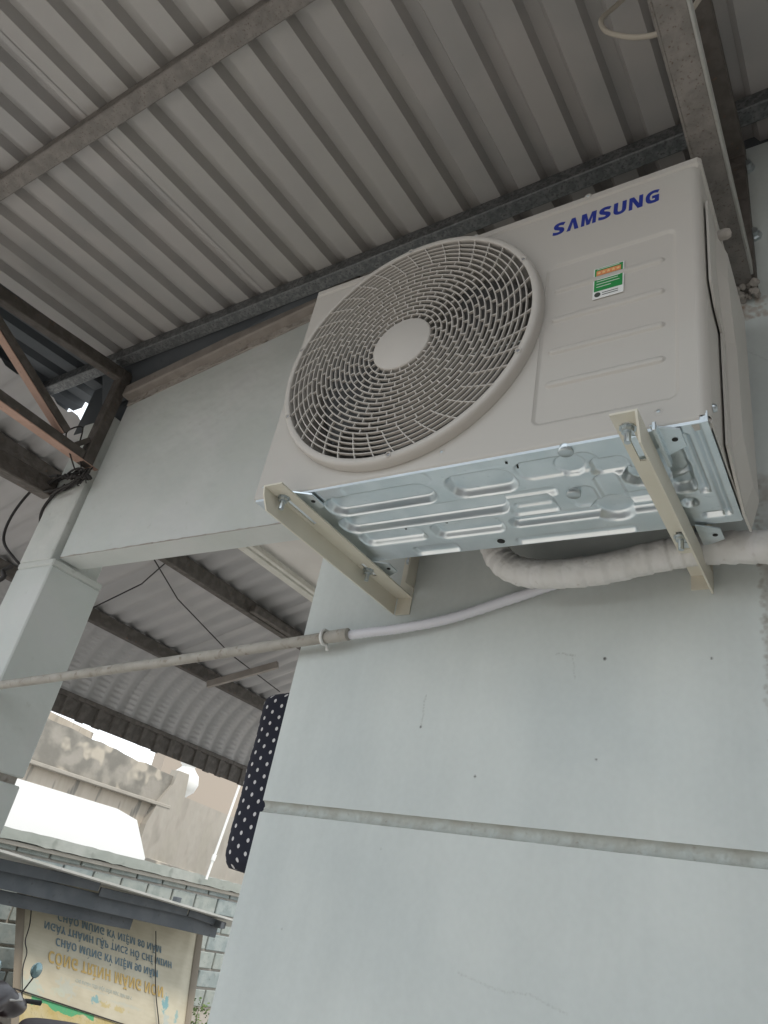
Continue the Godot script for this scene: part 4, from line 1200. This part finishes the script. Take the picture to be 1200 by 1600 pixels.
func banner_texture() -> ImageTexture:
	# faded print without the lettering: cream vinyl, washed-out figures, yellow and green foot
	var W := 512; var H := 384
	var f1 := fnl(81, 0.012, 4); var f2 := fnl(82, 0.05, 3)
	var im := Image.create(W, H, false, Image.FORMAT_RGB8)
	var cream := lin(.46, .425, .325); var tan_ := lin(.39, .355, .265)
	var blobs := [[.83, .66, .022, .09, M.print_teal.albedo_color, .75], [.845, .85, .020, .10, M.print_pale.albedo_color, .9], [.835, .92, .018, .06, lin(.14, .15, .12), .6], [.91, .76, .012, .08, M.print_teal.albedo_color, .5], [.42, .84, .025, .05, M.print_teal.albedo_color, .65], [.47, .86, .03, .03, M.print_yellow2.albedo_color, .6], [.56, .86, .04, .03, M.print_yellow2.albedo_color, .6], [.26, .82, .05, .10, M.print_pale.albedo_color, .55], [.22, .88, .04, .05, lin(.40, .44, .36), .5], [.08, .93, .06, .12, lin(.34, .44, .42), .5], [.60, .80, .10, .02, M.print_pale.albedo_color, .4], [.40, .76, .16, .012, M.print_pale.albedo_color, .4]]
	for j in H:
		for i in W:
			var u := float(i) / W
			var v := float(j) / H * 1.75 - .35
			var nz := f1.get_noise_2d(i, j)
			var c := cream.lerp(tan_, clampf(.35 + nz * .9 + .3 * f2.get_noise_2d(i * .3, j * 2.0), 0.0, 1.0))
			for b in blobs:
				var d := Vector2((u - b[0]) / b[2], (v - b[1]) / b[3]).length() + f2.get_noise_2d(i * 1.5, j * 1.5) * .9
				if d < 1.0: c = c.lerp(b[4], b[5] * clampf((1.0 - d) * 2.5, 0.0, 1.0))
			if v > 1.0:
				var g := f2.get_noise_2d(i * .4, 50) * .05
				c = M.print_yellow2.albedo_color.lerp(cream, clampf(.35 + nz, 0.0, .8))
				if u > .09 and u < .42 and v < 1.07 + g + .03 * sin(u * 30.0): c = M.print_green.albedo_color
				if absf(f2.get_noise_2d(i * 2.0, j * .4)) < .03: c = c.lerp(lin(.25, .2, .08), .5)
			im.set_pixel(i, j, c)
	return ImageTexture.create_from_image(im)

func build_banner():
	# reused vinyl banner hung upside down and seen from its back, so the print is mirrored top to bottom
	var tl := Vector3(-5.6, 1.276, -3.240)
	var tr := Vector3(-5.6, 1.026, -5.708)
	var bl := Vector3(-5.3, 0.607, -3.324)
	var br := Vector3(-5.3, 0.240, -5.536)
	var e = thing("banner", "faded cream vinyl banner hung upside down with blue and yellow mirrored lettering", "banner")
	var flat := func(u: float, v: float) -> Vector3: return (tl + (tr - tl) * u) * (1.0 - v) + (bl + (br - bl) * u) * v
	var n: Vector3 = (bl - tl).cross(tr - tl).normalized()
	if n.x < 0: n = -n
	var at := func(u: float, v: float) -> Vector3:
		return flat.call(u, v) + n * (.010 * sin(u * 50.0 + v * 3.0) * smoothstep(.84, .97, u) + .0012 * sin(u * 13.0 + v * 4.0))
	var m := StandardMaterial3D.new()
	m.albedo_texture = banner_texture()
	m.roughness = 0.6
	m.cull_mode = BaseMaterial3D.CULL_DISABLED
	put(grid(90, 40, func(i: int, j: int): return at.call(i / 90.0, lerpf(-.35, 1.40, j / 40.0))), "sheet", m, e)
	put(grid(90, 40, func(i: int, j: int): return at.call(i / 90.0, lerpf(-.35, 1.40, j / 40.0)) - n * .003, true), "backing", M.tarp, e)
	for s in [[-.004, .035], [.968, 1.004]]:
		put(grid(3, 20, func(i: int, j: int): return at.call(lerpf(s[0], s[1], i / 3.0), lerpf(-.35, 1.40, j / 20.0)) + n * (.008 + .006 * sin(PI * i / 3.0))), "hem", M.tarp_edge, e)
	put(mtube([at.call(.0, 1.0) + n * .012, at.call(.25, 1.0) + n * .012, at.call(.5, 1.0) + n * .012, at.call(.75, 1.0) + n * .012, at.call(1.0, 1.0) + n * .012], .006, 6), "hem_cord", M.black, e)
	# lines of print: text, u0, u1, v of the letters' feet (upper edge in view), v of their tops, ink
	var rows := [["CHÀO MỪNG KỶ NIỆM 80 NĂM", .19, .755, .075, .185, M.print_blue], ["NGÀY THÀNH LẬP TNCS HỒ CHÍ MINH", .13, .83, .205, .315, M.print_blue], ["CHÀO MỪNG KỶ NIỆM 90 NĂM", .19, .755, .345, .455, M.print_blue], ["CÔNG TRÌNH MĂNG NON", .16, .80, .50, .665, M.print_yellow], ["CHI ĐOÀN LIÊN ĐỘI TIỂU HỌC TÂN TÚ 1", .305, .62, .70, .745, M.print_pale]]
	for r in rows:
		var a: Vector3 = flat.call(r[1], r[3]) + n * .0028
		var b: Vector3 = flat.call(r[2], r[3]) + n * .0028
		var d: Vector3 = flat.call(r[1], r[4]) + n * .0028
		# feet on the upper side: the letters' up points down the sheet
		letter_row(r[0], r[5], e, a, b - a, d - a)
	solo(mtube(smooth_path([at.call(.70, -.06) + n * .03, at.call(.715, .15) + n * .03, at.call(.73, .4) + n * .03, at.call(.755, .65) + n * .03, at.call(.80, .95) + n * .03, at.call(.86, 1.4) + n * .03], 5), .0055, 6), "cord", M.black, "thin dark cord hanging down over the lettering of the banner", "cord")
	solo(mtube(smooth_path([at.call(.055, -.05) + n * .03, at.call(.052, .3) + n * .03, at.call(.035, .5) + n * .03, at.call(.045, .62) + n * .03, at.call(.03, .8) + n * .03, at.call(.035, 1.1) + n * .03], 5), .0055, 6), "cord", M.black, "thin dark cord hanging down along the banner's brown hem", "cord")

func build_motorbike():
	# small scooter: local +z is forward
	var b = thing("motorbike", "dark scooter with one round mirror raised, parked before the banner", "motorbike", Vector3(-3.95, GY, -2.55))
	b.rotation.y = deg_to_rad(-78)
	b.scale = Vector3.ONE * .88
	var F := Vector3(0, 0, .34)                # steering head
	for q in [.62, -.62]:
		var wh := Node3D.new(); wh.name = "wheel"; b.add_child(wh, true)
		wh.position = Vector3(0, .27, q)
		put(mlathe([Vector2(.20, -.03), Vector2(.25, -.035), Vector2(.27, -.015), Vector2(.27, .015), Vector2(.25, .035), Vector2(.20, .03), Vector2(.20, -.03)], Vector3.ZERO, Vector3.RIGHT, 32), "tyre", M.rubber, wh)
		put(mlathe([Vector2(.20, -.02), Vector2(.20, .02), Vector2(.18, .02), Vector2(.05, .03), Vector2(.05, -.03), Vector2(.18, -.02), Vector2(.20, -.02)], Vector3.ZERO, Vector3.RIGHT, 24), "rim", M.bike_metal, wh)
	put(mtube([Vector3(0, .27, .62), Vector3(0, .55, .48), Vector3(0, .82, .36)], .03, 10), "fork", M.bike_dark, b)
	put(mprism([Vector2(.30, .28), Vector2(.44, .30), Vector2(.52, .55), Vector2(.44, .80), Vector2(.34, .78), Vector2(.30, .5)], Vector3(-.15, 0, 0), Vector3.BACK, Vector3.UP, Vector3(.30, 0, 0)), "leg_shield", M.bike_red, b)
	put(mprism([Vector2(-.80, .78), Vector2(-.55, .42), Vector2(.02, .30), Vector2(.32, .28), Vector2(.32, .36), Vector2(.06, .42), Vector2(.04, .80), Vector2(-.45, .82)], Vector3(-.12, 0, 0), Vector3.BACK, Vector3.UP, Vector3(.24, 0, 0)), "body", M.bike_red, b)
	# seat with rounded edges
	put(grid(24, 14, func(i: int, j: int):
		var a := TAU * i / 24.0
		var t := j / 14.0
		var z := lerpf(-.72, .08, t)
		var e := sqrt(maxf(0.0, 1.0 - pow(absf(t * 2.0 - 1.0), 5.0)))
		return Vector3(sin(a) * .135 * e, .865 + .012 * sin(t * 5.0) + cos(a) * .06 * e + .02 * (1.0 - t), z)), "seat", M.bike_seat, b)
	# handlebar fairing
	put(grid(28, 14, func(i: int, j: int):
		var a := TAU * i / 28.0
		var t := PI * j / 14.0
		var r := sin(t)
		var p := Vector3(cos(t) * .26, cos(a) * r * .105, sin(a) * r * .15)
		p.y += .05 * maxf(0.0, 1.0 - absf(p.x) * 7.0) - .10 * p.x * p.x
		p.z += .06 * (1.0 - absf(p.x) * 4.0)
		return p + Vector3(0, .915, .34)), "fairing", M.bike_dark, b)
	put(mbox(Vector3(-.05, .985, .27), Vector3(.15, .012, .07), .004, Basis(Vector3.RIGHT, -.7)), "instrument_panel", M.lamp, b)
	put(mlathe([Vector2(0, .03), Vector2(.05, .022), Vector2(.07, 0)], Vector3(0, .92, .47), Vector3(0, .2, .98).normalized(), 18), "headlight", M.lamp, b)
	for s in [-1.0, 1.0]:
		put(mtube([Vector3(s * .08, .92, .34), Vector3(s * .22, .955, .30), Vector3(s * .34, .95, .25)], [.014, .016, .019], 10), "handlebar", M.rubber, b)
		var m0 := Vector3(s * .13, .95, .32)
		put(mtube([m0, m0 + Vector3(s * .05, .08, .0), m0 + Vector3(s * .085, .17, -.02)], .006, 8), "mirror_stalk", M.rubber, b)
		var c := m0 + Vector3(s * .09, .215, -.02)
		var ax := Vector3(s * -.15, .05, -1).normalized()
		put(mlathe([Vector2(0, .006), Vector2(.050, .006), Vector2(.056, .0), Vector2(.045, -.02), Vector2(0, -.03)], c, ax, 22), "mirror", M.mirror, b)

# ------------------------------------------------------------------
func _ready():
	RNG.seed = 20240
	set_stage()
	make_materials()
	build_wall()
	build_beam_column()
	build_canopy()
	build_trusses()
	build_back_roof()
	build_unit()
	build_brackets()
	build_pipes()
	build_cables()
	build_padded_board()
	build_yard()
